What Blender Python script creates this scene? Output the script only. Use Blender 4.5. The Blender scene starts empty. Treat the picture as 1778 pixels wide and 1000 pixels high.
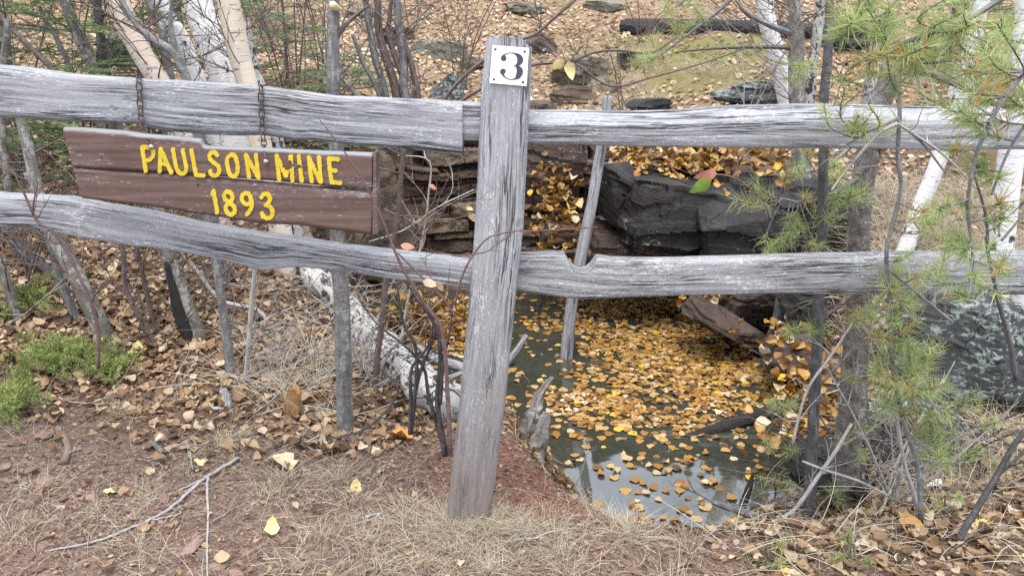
import bpy, math, random
import numpy as np
from mathutils import Vector

C = bpy.context.scene
COL = C.collection
# ------------------------------------------------------------------ camera, world, sun, exposure
H, PITCH, FPX = 1.31, math.radians(18.0), 1369.0
cam = bpy.data.cameras.new('camera')
cam.sensor_fit = 'HORIZONTAL'; cam.sensor_width = 36.0; cam.lens = 36.0 * FPX / 1778.0
cam.clip_start = 0.05; cam.clip_end = 400.0
cam_o = bpy.data.objects.new('camera', cam); COL.objects.link(cam_o)
cam_o.location = (0, 0, H); cam_o.rotation_euler = (math.pi / 2 - PITCH, 0, 0)
C.camera = cam_o

SUN_EL, SUN_AZ = math.radians(74), math.radians(190)      # azimuth from +Y towards +X
w = bpy.data.worlds.new('World'); C.world = w; w.use_nodes = True
nt = w.node_tree; nt.nodes.clear()
sky = nt.nodes.new('ShaderNodeTexSky'); sky.sky_type = 'NISHITA'; sky.sun_disc = False
sky.sun_elevation = SUN_EL; sky.sun_rotation = SUN_AZ
sky.air_density = 1.0; sky.dust_density = 4.0; sky.ozone_density = 1.0
bg = nt.nodes.new('ShaderNodeBackground'); bg.inputs[1].default_value = 0.11
wo = nt.nodes.new('ShaderNodeOutputWorld')
# an even veil of bright overcast cloud, broken a little everywhere
tc_ = nt.nodes.new('ShaderNodeTexCoord'); nz_ = nt.nodes.new('ShaderNodeTexNoise'); nz_.inputs['Scale'].default_value = 3.5; nz_.inputs['Detail'].default_value = 5
cr_ = nt.nodes.new('ShaderNodeValToRGB'); cr_.color_ramp.elements[0].position = .3; cr_.color_ramp.elements[0].color = (.45, .45, .45, 1); cr_.color_ramp.elements[1].position = .65; cr_.color_ramp.elements[1].color = (.9, .9, .9, 1)
mx_ = nt.nodes.new('ShaderNodeMix'); mx_.data_type = 'RGBA'; mx_.inputs[7].default_value = (8.7, 9.3, 10.3, 1)
nt.links.new(tc_.outputs['Generated'], nz_.inputs['Vector']); nt.links.new(nz_.outputs[0], cr_.inputs[0]); nt.links.new(cr_.outputs[0], mx_.inputs[0])
nt.links.new(sky.outputs[0], mx_.inputs[6]); nt.links.new(mx_.outputs[2], bg.inputs[0]); nt.links.new(bg.outputs[0], wo.inputs[0])

sl = bpy.data.lights.new('sun', 'SUN'); sl.energy = 1.5; sl.angle = math.radians(32); sl.color = (1.0, 0.95, 0.88)
so = bpy.data.objects.new('sun', sl); COL.objects.link(so)
sd_ = Vector((math.sin(SUN_AZ) * math.cos(SUN_EL), math.cos(SUN_AZ) * math.cos(SUN_EL), math.sin(SUN_EL)))
so.rotation_euler = sd_.to_track_quat('Z', 'Y').to_euler()
so.location = (1, 4, 8)

C.view_settings.view_transform = 'Standard'; C.view_settings.look = 'None'
C.view_settings.gamma = 1.0; C.view_settings.use_curve_mapping = False
C.view_settings.exposure = 1.35
C.cycles.diffuse_bounces = 2; C.cycles.max_bounces = 6; C.cycles.transparent_max_bounces = 16
C.cycles.use_denoising = False

# ------------------------------------------------------------------ projection helpers (photo pixels 1778x1000)
SP, CP = math.sin(PITCH), math.cos(PITCH)
def ray(px, py):
    c = (px - 889.0) / FPX; s = (500.0 - py) / FPX
    return np.array([c, CP + s * SP, -SP + s * CP])
def W(px, py, Y):
    d = ray(px, py); t = Y / d[1]
    return np.array([d[0] * t, Y, H + d[2] * t])
def atZ(px, py, Z):
    d = ray(px, py); t = (Z - H) / d[2]
    return np.array([d[0] * t, d[1] * t, Z])
def proj(P):
    P = np.asarray(P, float)
    x, y, z = P[..., 0], P[..., 1], P[..., 2] - H
    dep = y * CP - z * SP
    s = (y * SP + z * CP) / dep
    return 889 + FPX * x / dep, 500 - FPX * s, dep
def rpx(wpx, P):
    """radius in metres of something wpx pixels wide at P"""
    return 0.5 * wpx / FPX * proj(P)[2]

# ------------------------------------------------------------------ numpy noise
def _h(ix, iy, iz, seed):
    n = (ix.astype(np.int64) * 374761393 + iy.astype(np.int64) * 668265263 + iz.astype(np.int64) * 2147483647 + seed * 1274126177) & 0xFFFFFFFF
    n = ((n ^ (n >> 13)) * 1274126177) & 0xFFFFFFFF
    n = ((n ^ (n >> 16)) * 2246822519) & 0xFFFFFFFF
    return ((n ^ (n >> 15)) & 0xFFFFFF) / float(0xFFFFFF)
def vnoise(x, y, z=0.0, seed=0):
    x, y, z = np.broadcast_arrays(np.asarray(x, float), np.asarray(y, float), np.asarray(z, float))
    ix, iy, iz = np.floor(x), np.floor(y), np.floor(z)
    fx, fy, fz = x - ix, y - iy, z - iz
    fx, fy, fz = (f * f * (3 - 2 * f) for f in (fx, fy, fz))
    def L(dx, dy, dz): return _h(ix + dx, iy + dy, iz + dz, seed)
    a = L(0,0,0) * (1 - fx) + L(1,0,0) * fx; b = L(0,1,0) * (1 - fx) + L(1,1,0) * fx
    c = L(0,0,1) * (1 - fx) + L(1,0,1) * fx; d = L(0,1,1) * (1 - fx) + L(1,1,1) * fx
    return ((a * (1 - fy) + b * fy) * (1 - fz) + (c * (1 - fy) + d * fy) * fz) * 2 - 1
def fbm(x, y, z=0.0, seed=0, oct=4, gain=0.5):
    s, a, f = 0.0, 1.0, 1.0
    for k in range(oct):
        s = s + a * vnoise(np.asarray(x) * f, np.asarray(y) * f, np.asarray(z) * f, seed + 17 * k); a *= gain; f *= 2.03
    return s
def sst(a, b, x):
    t = np.clip((np.asarray(x, float) - a) / (b - a), 0, 1); return t * t * (3 - 2 * t)

# ------------------------------------------------------------------ mesh / object helpers
def fast_mesh(name, V, polys, tint=None, uv=None, smooth=True):
    """polys: list of int arrays (n,3) or (n,4); uv: per-vertex (n,2)"""
    me = bpy.data.meshes.new(name)
    V = np.asarray(V, np.float32)
    me.vertices.add(len(V)); me.vertices.foreach_set('co', V.ravel())
    polys = [np.asarray(p, np.int32) for p in polys if len(p)]
    li = np.concatenate([p.ravel() for p in polys]) if polys else np.zeros(0, np.int32)
    tot = np.concatenate([np.full(len(p), p.shape[1], np.int32) for p in polys]) if polys else np.zeros(0, np.int32)
    st = np.concatenate([[0], np.cumsum(tot)[:-1]]).astype(np.int32) if len(tot) else tot
    me.loops.add(len(li)); me.loops.foreach_set('vertex_index', li)
    me.polygons.add(len(tot)); me.polygons.foreach_set('loop_start', st); me.polygons.foreach_set('loop_total', tot)
    me.polygons.foreach_set('use_smooth', np.full(len(tot), bool(smooth)))
    if uv is not None:
        l = me.uv_layers.new(name='UVMap'); l.data.foreach_set('uv', np.asarray(uv, np.float32)[li].ravel())
    if tint is not None:
        a = me.attributes.new('tint', 'FLOAT', 'POINT'); a.data.foreach_set('value', np.asarray(tint, np.float32))
    me.update(calc_edges=True); me.validate()
    return me

class MB:
    def __init__(s): s.V, s.T, s.Q, s.U, s.t, s.n = [], [], [], [], [], 0
    def add(s, V, tris=None, quads=None, uv=None, tint=0.5):
        V = np.asarray(V, float).reshape(-1, 3); k = len(V)
        s.V.append(V)
        if tris is not None and len(tris): s.T.append(np.asarray(tris, int).reshape(-1, 3) + s.n)
        if quads is not None and len(quads): s.Q.append(np.asarray(quads, int).reshape(-1, 4) + s.n)
        s.U.append(np.zeros((k, 2)) if uv is None else np.asarray(uv, float))
        s.t.append(np.full(k, tint) if np.isscalar(tint) else np.asarray(tint, float))
        s.n += k
    def tube(s, P, R, sides=8, tint=0.5, cap=True, wob=0.0, seed=0, u0=0.0, wf=5):
        P = np.asarray(P, float); n = len(P)
        R = np.full(n, R) if np.isscalar(R) else np.asarray(R, float)
        T = np.gradient(P, axis=0); T /= np.linalg.norm(T, axis=1)[:, None] + 1e-9
        up = np.array([0.0, -1.0, 0.15]) if abs(T[0][1]) < 0.8 else np.array([1.0, 0, 0.1])
        N = np.zeros_like(P); v = up
        for i in range(n):
            v = v - T[i] * v.dot(T[i]); v = v / (np.linalg.norm(v) + 1e-9); N[i] = v
        B = np.cross(T, N)
        a = np.linspace(0, 2 * math.pi, sides + 1)
        L = np.concatenate([[0], np.cumsum(np.linalg.norm(np.diff(P, axis=0), axis=1))]) + u0
        rr = R[:, None] * np.ones((n, sides + 1))
        if wob:
            w_ = fbm(np.cos(a)[None, :] * 1.3 + seed * 7.1, np.sin(a)[None, :] * 1.3, L[:, None] * wf, seed, 3)
            w_[:, -1] = w_[:, 0]; rr = rr * (1 + wob * w_)
        V = P[:, None, :] + rr[:, :, None] * (np.cos(a)[None, :, None] * N[:, None, :] + np.sin(a)[None, :, None] * B[:, None, :])
        uv = np.stack([np.broadcast_to(L[:, None], rr.shape), a[None, :] * R.mean() * np.ones_like(rr)], -1)
        i, j = np.meshgrid(np.arange(n - 1), np.arange(sides), indexing='ij'); m = sides + 1
        q = np.stack([i * m + j, i * m + j + 1, (i + 1) * m + j + 1, (i + 1) * m + j], -1).reshape(-1, 4)
        tr = []
        Vv = V.reshape(-1, 3); uvv = uv.reshape(-1, 2)
        if cap:
            k = len(Vv)
            Vv = np.vstack([Vv, P[0] - T[0] * R[0] * .15, P[-1] + T[-1] * R[-1] * .15]); uvv = np.vstack([uvv, uvv[0], uvv[-1]])
            tr = [[k, jj + 1, jj] for jj in range(sides)] + [[k + 1, (n - 1) * m + jj, (n - 1) * m + jj + 1] for jj in range(sides)]
        s.add(Vv, tr, q, uvv, tint)
    def mesh(s, name, smooth=True):
        if not s.V: return fast_mesh(name, np.zeros((0, 3)), [])
        return fast_mesh(name, np.vstack(s.V), ([np.vstack(s.T)] if s.T else []) + ([np.vstack(s.Q)] if s.Q else []),
                         np.concatenate(s.t), np.vstack(s.U), smooth)
    def build(s, name, mat, parent=None, smooth=True): return link(name, s.mesh(name, smooth), mat, parent)

def link(name, me, mat=None, parent=None):
    o = bpy.data.objects.new(name, me); COL.objects.link(o)
    if mat is not None and len(me.materials) == 0: me.materials.append(mat)
    if parent is not None:
        o.parent = parent
        o.matrix_parent_inverse = parent.matrix_world.inverted() if False else o.matrix_parent_inverse
    return o
def tag(o, label=None, cat=None, group=None, kind=None):
    if label: o['label'] = label
    if cat: o['category'] = cat
    if group: o['group'] = group
    if kind: o['kind'] = kind
    return o
def thing(name, label, cat, loc=(0, 0, 0), group=None):
    o = bpy.data.objects.new(name, None); COL.objects.link(o); o.empty_display_size = 0.1
    o.location = tuple(float(v) for v in loc)
    return tag(o, label, cat, group)
def part(mb, name, mat, root, smooth=True, label=None, kind=None):
    """mb holds world coordinates; the part is parented to the thing at its base"""
    o = mb.build(name, mat, root, smooth)
    L = np.array(root.location)
    if root.parent is not None: L = L + np.array(root.parent.location)
    o.location = tuple(-L)
    return tag(o, label, None, None, kind)

def spline(pts, n):
    """Catmull-Rom through pts (k,d) resampled to n"""
    p = np.asarray(pts, float)
    if len(p) == 2:
        t = np.linspace(0, 1, n)[:, None]; return p[0] * (1 - t) + p[1] * t
    q = np.vstack([2 * p[0] - p[1], p, 2 * p[-1] - p[-2]])
    t = np.linspace(0, len(p) - 1 - 1e-9, n); i = np.floor(t).astype(int); f = (t - i)[:, None]
    a, b, c, d = q[i], q[i + 1], q[i + 2], q[i + 3]
    return .5 * (2 * b + (c - a) * f + (2 * a - 5 * b + 4 * c - d) * f ** 2 + (3 * b - a - 3 * c + d) * f ** 3)

def grid_faces(n, m):
    i, j = np.meshgrid(np.arange(n - 1), np.arange(m - 1), indexing='ij')
    return np.stack([i * m + j, (i + 1) * m + j, (i + 1) * m + j + 1, i * m + j + 1], -1).reshape(-1, 4)
# ------------------------------------------------------------------ materials
class NB:
    def __init__(s, name, rough=0.8, spec=0.3):
        s.m = bpy.data.materials.new(name); s.m.use_nodes = True
        s.t = s.m.node_tree; s.bsdf = s.t.nodes['Principled BSDF']; s.out = s.t.nodes['Material Output']
        s.bsdf.inputs['Roughness'].default_value = rough
        s.bsdf.inputs['Specular IOR Level'].default_value = spec
    def node(s, k, **kw):
        n = s.t.nodes.new(k)
        for a, b in kw.items(): setattr(n, a, b)
        return n
    def put(s, sock, v):
        if isinstance(v, bpy.types.NodeSocket): s.t.links.new(v, sock)
        elif v is not None:
            if hasattr(sock.default_value, '__len__') and not hasattr(v, '__len__'): v = (v,) * len(sock.default_value)
            if hasattr(v, '__len__') and len(v) == 3 and len(sock.default_value) == 4: v = (*v, 1)
            sock.default_value = v
    def uv(s): return s.node('ShaderNodeTexCoord').outputs['UV']
    def pos(s): return s.node('ShaderNodeNewGeometry').outputs['Position']
    def obj(s): return s.node('ShaderNodeTexCoord').outputs['Object']
    def rnd(s): return s.node('ShaderNodeObjectInfo').outputs['Random']
    def tint(s): return s.node('ShaderNodeAttribute', attribute_name='tint').outputs['Fac']
    def scale(s, v, sc, off=(0, 0, 0)):
        n = s.node('ShaderNodeMapping'); s.put(n.inputs['Vector'], v); n.inputs['Scale'].default_value = sc; n.inputs['Location'].default_value = off
        return n.outputs[0]
    def noise(s, v, sc=5, det=4, rough=.55, dist=0, col=False, w=None):
        n = s.node('ShaderNodeTexNoise'); n.noise_dimensions = '4D' if w is not None else '3D'
        s.put(n.inputs['Vector'], v)
        if w is not None: s.put(n.inputs['W'], w)
        n.inputs['Scale'].default_value = sc; n.inputs['Detail'].default_value = det; n.inputs['Roughness'].default_value = rough
        n.inputs['Distortion'].default_value = dist
        return n.outputs[1 if col else 0]
    def voro(s, v, sc=5, feat='F1', out='Distance', rnd=1.0):
        n = s.node('ShaderNodeTexVoronoi', feature=feat); s.put(n.inputs['Vector'], v); n.inputs['Scale'].default_value = sc
        n.inputs['Randomness'].default_value = rnd
        return n.outputs[out]
    def math(s, op, a, b=None, c=None):
        n = s.node('ShaderNodeMath', operation=op)
        for k, v in enumerate((a, b, c)):
            if v is not None: s.put(n.inputs[k], v)
        return n.outputs[0]
    def ramp(s, f, stops, interp='LINEAR'):
        n = s.node('ShaderNodeValToRGB'); s.put(n.inputs[0], f); e = n.color_ramp.elements; n.color_ramp.interpolation = interp
        while len(e) < len(stops): e.new(0.5)
        for el, (p, c) in zip(e, stops):
            el.position = p; el.color = (c, c, c, 1) if np.isscalar(c) else (*c, 1)
        return n.outputs[0]
    def mix(s, f, a, b, mode='MIX'):
        n = s.node('ShaderNodeMix', data_type='RGBA', blend_type=mode)
        s.put(n.inputs[0], f); s.put(n.inputs[6], a); s.put(n.inputs[7], b); return n.outputs[2]
    def bump(s, h, strength=.4, dist=.01, normal=None):
        n = s.node('ShaderNodeBump'); n.inputs['Strength'].default_value = strength; n.inputs['Distance'].default_value = dist
        s.put(n.inputs['Height'], h)
        if normal is not None: s.put(n.inputs['Normal'], normal)
        return n.outputs[0]
    def col(s, c): s.put(s.bsdf.inputs['Base Color'], c)
    def nor(s, n): s.put(s.bsdf.inputs['Normal'], n)
    def rough(s, r): s.put(s.bsdf.inputs['Roughness'], r)

def m_wood(name, dark, mid, light, fleck=.55, fleckcol=(.52, .53, .56), lichen=0.0, base_stain=False):
    b = NB(name, .85, .2); uv = b.uv(); r = b.math('MULTIPLY', b.rnd(), 37.0)
    warp = b.noise(b.scale(uv, (2.2, 7, 1)), 1, 3, .5, 0, True, r)
    uvw = b.mix(.022, uv, warp, 'ADD')
    fine = b.noise(b.scale(uvw, (22, 330, 1)), 1, 5, .75, 0, False, r)
    med = b.noise(b.scale(uvw, (4, 90, 1)), 1, 5, .65, 0, False, r)
    big = b.noise(b.scale(uv, (1.6, 7, 1)), 1, 3, .5, 0, False, r)
    c = b.ramp(b.math('ADD', b.math('MULTIPLY', fine, .62), b.math('MULTIPLY', med, .38)), [(.36, dark), (.5, mid), (.64, light)])
    c = b.mix(b.ramp(big, [(.35, 0.0), (.7, .45)]), c, (0.27, .28, .31))
    fl1 = b.noise(b.scale(uvw, (70, 330, 1)), 1, 4, .75, .3, False, r)
    flm = b.noise(b.scale(uv, (7, 22, 1)), 1, 4, .6, 0, False, r)
    fl = b.ramp(b.math('ADD', b.math('MULTIPLY', fl1, .70), b.math('MULTIPLY', flm, .34)), [(fleck + .0, 0.0), (fleck + .03, .9)])
    c = b.mix(fl, c, fleckcol)
    cr = b.noise(b.scale(uvw, (3.0, 120, 1)), 1, 4, .6, 0, False, r)
    crk = b.ramp(b.math('ABSOLUTE', b.math('SUBTRACT', cr, .5)), [(.0, 1.0), (.016, .85), (.03, 0.0)])
    gate = b.ramp(b.noise(b.scale(uv, (3, 20, 1)), 1, 2, .5, 0, False, r), [(.42, 0.0), (.58, 1.0)])
    crk = b.math('MULTIPLY', crk, gate)
    c = b.mix(b.math('MULTIPLY', crk, .92), c, (.035, .033, .033))
    if lichen:
        ln = b.noise(b.scale(uv, (30, 45, 1)), 1, 5, .7, 0, False, r)
        c = b.mix(b.math('MULTIPLY', b.ramp(ln, [(.60, 0.0), (.66, 1.0)]), lichen), c, (.46, .52, .48))
    if base_stain:
        z = b.node('ShaderNodeSeparateXYZ'); b.put(z.inputs[0], b.pos())
        f = b.math('ADD', z.outputs[2], b.math('MULTIPLY', b.noise(b.scale(uv, (2, 22, 1)), 1, 4), .5))
        c = b.mix(b.ramp(f, [(.35, .72), (.95, 0.0)]), c, (.165, .12, .095))
    b.col(c)
    h = b.math('SUBTRACT', b.math('ADD', b.math('MULTIPLY', fine, .5), b.math('MULTIPLY', fl, .25)), crk)
    b.nor(b.bump(h, .8, .004)); return b.m

def m_bark(name, dark, mid, light, lich=.3, lichcol=(.42, .44, .40), ring=60, bumpd=.004):
    b = NB(name, .85, .2); uv = b.uv(); r = b.math('MULTIPLY', b.rnd(), 29.0)
    a = b.noise(b.scale(uv, (22, 40, 1)), 1, 5, .65, 0, False, r)
    c = b.ramp(a, [(.3, dark), (.52, mid), (.75, light)])
    rn = b.noise(b.scale(uv, (ring * 2, 25, 1)), 1, 3, .6, 0, False, r)
    rg = b.ramp(rn, [(.62, 0.0), (.70, .6)]); c = b.mix(rg, c, light)
    ln = b.noise(b.scale(uv, (14, 18, 1)), 1, 6, .72, 0, False, r)
    lm = b.ramp(ln, [(.62 - lich * .25, 0.0), (.67 - lich * .25, 1.0)])
    c = b.mix(b.math('MULTIPLY', lm, min(1, lich * 2)), c, lichcol)
    b.col(c); b.nor(b.bump(b.math('ADD', a, b.math('MULTIPLY', rn, .5)), 1.0, bumpd * 1.5)); return b.m

def m_birch(name, base, blush, blushamt=.3, darkamt=.5, dsc=(7, 12, 1)):
    b = NB(name, .7, .25); uv = b.uv(); r = b.math('MULTIPLY', b.rnd(), 31.0)
    big = b.noise(b.scale(uv, (4, 9, 1)), 1, 4, .6, 0, False, r)
    c = b.mix(b.ramp(big, [(.4, 0.0), (.65, blushamt)]), base, blush)
    pe = b.noise(b.scale(uv, (70, 9, 1)), 1, 4, .6, .3, False, r)
    c = b.mix(b.ramp(pe, [(.55, 0.0), (.62, .5)]), c, (.42, .38, .36))
    le = b.noise(b.scale(uv, (95, 14, 1)), 1, 3, .6, 0, False, r)
    c = b.mix(b.ramp(le, [(.61, 0.0), (.64, .85)]), c, (.12, .10, .09))
    sc = b.noise(b.scale(uv, dsc), 1, 5, .7, .5, False, r)
    c = b.mix(b.ramp(sc, [(.74 - darkamt * .16, 0.0), (.77 - darkamt * .16, 1.0)]), c, (.035, .032, .03))
    b.col(c); b.nor(b.bump(b.math('ADD', pe, b.math('MULTIPLY', sc, -.6)), .5, .004)); return b.m

def m_rock(name, dark, mid, light, lich=0.0, lichcol=(.5, .53, .5), sc=1.0, spec=.3, rough=.8, leafy=0):
    b = NB(name, rough, spec); p = b.pos(); t = b.tint()
    n1 = b.noise(b.scale(p, (3 * sc, 3 * sc, 14 * sc)), 1, 6, .65)
    n2 = b.noise(p, 9 * sc, 6, .7)
    f = b.math('ADD', b.math('MULTIPLY', n1, .45), b.math('ADD', b.math('MULTIPLY', n2, .35), b.math('MULTIPLY', b.math('SUBTRACT', t, .5), .45)))
    f = b.math('ADD', f, .1)
    c = b.ramp(f, [(.3, dark), (.5, mid), (.7, light)])
    st = b.noise(p, 2.3, 4, .6); c = b.mix(b.ramp(st, [(.5, 0.0), (.7, .5)]), c, (mid[0] * 1.25, mid[1] * .85, mid[2] * .55))
    if lich:
        ln = b.noise(b.scale(p, (22, 22, 46)), 1, 7, .78, .6); lm = b.noise(p, 3.2, 4, .6)
        c = b.mix(b.ramp(b.math('ADD', b.math('MULTIPLY', ln, .6), b.math('MULTIPLY', lm, .4)), [(.60 - lich * .14, 0.0), (.63 - lich * .14, .9)]), c, lichcol)
    b.col(c); hb = b.noise(p, 45 * sc, 6, .7)
    vc = b.voro(b.scale(b.mix(.25, p, b.noise(p, 4, 4, .6, 0, True), 'ADD'), (1, 1, 2.4)), 3.0 * sc, 'DISTANCE_TO_EDGE'); ck = b.ramp(vc, [(0.0, 1.0), (.012, .0)]); b.col(b.mix(b.math('MULTIPLY', ck, .3), c, (.012, .011, .01))); b.nor(b.bump(b.math('SUBTRACT', b.math('ADD', b.math('MULTIPLY', n1, .9), b.math('MULTIPLY', hb, .45)), b.math('MULTIPLY', ck, .6)), 1.0, .025)); return b.m

def m_leaf(name, stops, attr=True, rough=.6, transl=.25):
    b = NB(name, rough, .3)
    r = b.tint() if attr else b.rnd()
    c = b.ramp(r, stops)
    n = b.noise(b.pos(), 90, 4, .6)
    c = b.mix(b.ramp(n, [(.52, 0.0), (.72, .55)]), c, b.mix(.6, c, (.10, .055, .03)))
    b.col(c)
    tr = b.node('ShaderNodeBsdfTranslucent'); b.put(tr.inputs[0], c)
    mx = b.node('ShaderNodeMixShader'); mx.inputs[0].default_value = transl
    b.t.links.new(b.bsdf.outputs[0], mx.inputs[1]); b.t.links.new(tr.outputs[0], mx.inputs[2]); b.t.links.new(mx.outputs[0], b.out.inputs[0])
    return b.m

def m_flat(name, col, rough=.7, var=.25, sc=30, metal=0.0, spec=.3):
    b = NB(name, rough, spec); n = b.noise(b.pos(), sc, 5, .65)
    d = tuple(v * (1 - var) for v in col); l = tuple(min(1, v * (1 + var)) for v in col)
    b.col(b.ramp(n, [(.3, d), (.7, l)])); b.bsdf.inputs['Metallic'].default_value = metal
    b.nor(b.bump(n, .3, .002)); return b.m

def m_tint(name, stops, rough=.7, transl=0.0):
    return m_leaf(name, stops, True, rough, transl)

LITTER = [(0.0, (.06, .038, .026)), (.14, (.13, .08, .05)), (.32, (.24, .145, .08)), (.52, (.36, .24, .14)), (.72, (.47, .345, .22)), (.92, (.62, .505, .37)), (.985, (.66, .55, .41)), (.99, (.70, .50, .13))]
POOL = [(0.0, (.075, .04, .018)), (.2, (.18, .09, .025)), (.42, (.30, .145, .032)), (.6, (.38, .21, .05)), (.78, (.41, .265, .10)), (.9, (.47, .36, .22)), (.94, (.58, .47, .34)), (.972, (.58, .38, .04))]  # wet leaf tones, lowered further to stand for the pit's shade
M = {}
M['rail'] = m_wood('weathered_rail_wood', (.18, .183, .188), (.29, .29, .30), (.43, .437, .45), .565)
M['rail_lich'] = m_wood('lichened_rail_wood', (.155, .157, .16), (.285, .28, .287), (.45, .46, .465), .54, (.52, .53, .53), .45)
M['post'] = m_wood('weathered_post_wood', (.19, .192, .198), (.315, .315, .325), (.47, .477, .49), .555, (.56, .57, .58), .25, True)
M['pole'] = m_wood('grey_dead_wood', (.12, .115, .115), (.24, .23, .23), (.36, .36, .37), .60)
M['birch_white'] = m_birch('white_birch_bark', (.70, .695, .69), (.52, .47, .43), .45, .9)
M['birch_cream'] = m_birch('cream_birch_bark', (.57, .51, .41), (.50, .39, .29), .55, .6)
M['birch_pink'] = m_birch('pinkish_birch_bark', (.50, .44, .39), (.52, .38, .28), .6, .85)
M['birch_log'] = m_birch('rough_fallen_birch_bark', (.42, .415, .40), (.20, .19, .175), .75, 1.45, (16, 24, 1))
M['bark_grey'] = m_bark('smooth_grey_bark', (.075, .07, .07), (.155, .15, .148), (.31, .30, .285), .22)
M['bark_dark'] = m_bark('dark_grey_bark', (.045, .043, .044), (.088, .085, .087), (.19, .185, .185), .12)
M['bark_lich'] = m_bark('lichen_grey_bark', (.085, .075, .07), (.16, .145, .13), (.25, .235, .21), .42, (.33, .335, .30))
M['bark_pine'] = m_bark('scaly_pine_bark', (.07, .06, .055), (.155, .14, .13), (.27, .25, .24), .3, (.35, .34, .31), 30, .01)
M['twig'] = m_bark('brown_twig_bark', (.07, .05, .045), (.125, .095, .085), (.21, .18, .165), .1)
M['twig_dark'] = m_bark('dark_twig_bark', (.035, .03, .03), (.075, .064, .062), (.16, .14, .135), .05)
M['twig_red'] = m_bark('reddish_twig_bark', (.075, .045, .045), (.135, .085, .08), (.22, .15, .14), 0)
M['twig_grey'] = m_bark('pale_dry_twig_bark', (.20, .185, .17), (.33, .31, .29), (.46, .44, .42), .2)
M['char'] = m_bark('charred_log_bark', (.012, .012, .013), (.035, .034, .036), (.10, .10, .105), .2, (.20, .2, .2), 30, .012)
M['burnt'] = m_flat('burnt_black_bark', (.022, .02, .02), .9)
M['rock'] = m_rock('brown_layered_rock', (.022, .017, .014), (.085, .063, .045), (.19, .145, .10))
M['rock_dark'] = m_rock('dark_wet_shaded_rock', (.009, .0088, .0088), (.026, .0245, .0245), (.072, .067, .064), .05, (.3, .3, .29))  # wet rock, its colour also darkened to paint in the pit's shade
M['rock_brown'] = m_rock('reddish_brown_rock', (.028, .02, .017), (.075, .053, .043), (.155, .115, .095), .05)
M['rock_lich'] = m_rock('lichen_crusted_rock', (.015, .016, .017), (.042, .045, .046), (.11, .116, .116), .62, (.27, .31, .29))
M['rock_mossy'] = m_rock('grey_green_rock', (.07, .068, .055), (.15, .145, .115), (.25, .235, .19), .4, (.30, .31, .2))
M['stone'] = m_rock('path_stone', (.12, .075, .062), (.27, .175, .142), (.42, .31, .26), 0, sc=3)
M['litter'] = m_leaf('dry_leaf_litter', LITTER); M['litter_one'] = m_leaf('dry_fallen_leaf', LITTER, False)
M['pool'] = m_leaf('wet_shaded_floating_leaves', POOL, True, .45, .1); M['pool_one'] = m_leaf('wet_shaded_floating_leaf', POOL, False, .45, .1)
M['sunk'] = m_leaf('sunken_leaves', [(0.0, (.10, .06, .03)), (1.0, (.28, .2, .11))], True, .8, 0)
M['yellow_leaf'] = m_flat('pale_yellow_leaf', (.62, .52, .24), .6, .25, 80)
M['red_leaf'] = m_flat('pink_red_leaf', (.52, .23, .17), .6, .2); M['green_leaf'] = m_flat('fresh_green_leaf', (.22, .34, .06), .6, .15)
M['straw'] = m_tint('dry_grass_blades', [(0.0, (.24, .185, .13)), (.4, (.42, .35, .255)), (.8, (.60, .54, .42)), (1.0, (.38, .38, .24))], .8, .2)
M['duff'] = m_tint('needle_duff', [(0.0, (.10, .065, .045)), (.5, (.24, .15, .09)), (1.0, (.44, .34, .25))], .85, 0)
M['needle'] = m_tint('pine_needles', [(0.0, (.19, .26, .10)), (.45, (.31, .395, .15)), (.8, (.46, .53, .23)), (.9, (.47, .46, .19)), (.93, (.46, .25, .09)), (1.0, (.50, .28, .12))], .5, .4)
M['fir'] = m_tint('fir_needles', [(0.0, (.11, .165, .07)), (.5, (.20, .28, .115)), (1.0, (.33, .41, .20))], .6, .2)
M['juniper'] = m_tint('green_ground_foliage', [(0.0, (.10, .14, .04)), (.5, (.20, .26, .075)), (1.0, (.34, .38, .13))], .6, .2)
M['rust'] = m_flat('rusty_chain_steel', (.105, .075, .07), .7, .5, 200, .5)
M['steel'] = m_flat('shiny_bolt_steel', (.42, .39, .38), .35, .2, 60, 1.0)
M['nail'] = m_flat('grey_nail_steel', (.14, .135, .14), .5, .3, 200, .7)
M['plate'] = m_flat('white_plate_paint', (.80, .80, .78), .45, .03, 60); M['ink'] = m_flat('dark_slate_paint', (.055, .06, .085), .5, .1, 60)
# ------------------------------------------------------------------ terrain
ZW = -0.45
WPX = [(735,640),(725,700),(800,738),(880,762),(935,800),(1000,848),(1050,888),(1150,930),(1240,920),(1320,880),(1400,840),(1440,750),(1410,665),
       (1340,612),(1270,578),(1200,528),(1100,508),(1000,505),(890,508),(830,516),(760,530),(695,552),(690,600)]
POLY = np.array([atZ(x, y, ZW)[:2] for x, y in WPX])
def sd_poly(x, y, P=POLY):
    x = np.asarray(x, float); y = np.asarray(y, float)
    d = np.full(np.broadcast(x, y).shape, 1e9); s = np.zeros(d.shape, bool)
    n = len(P)
    for i in range(n):
        a = P[i]; b = P[(i + 1) % n]; e = b - a
        wx, wy = x - a[0], y - a[1]
        t = np.clip((wx * e[0] + wy * e[1]) / e.dot(e), 0, 1)
        d = np.minimum(d, (wx - e[0] * t) ** 2 + (wy - e[1] * t) ** 2)
        c = (a[1] > y) != (b[1] > y)
        s ^= c & (x < (b[0] - a[0]) * (y - a[1]) / (b[1] - a[1] + 1e-12) + a[0])
    d = np.sqrt(d); return np.where(s, -d, d)
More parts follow.
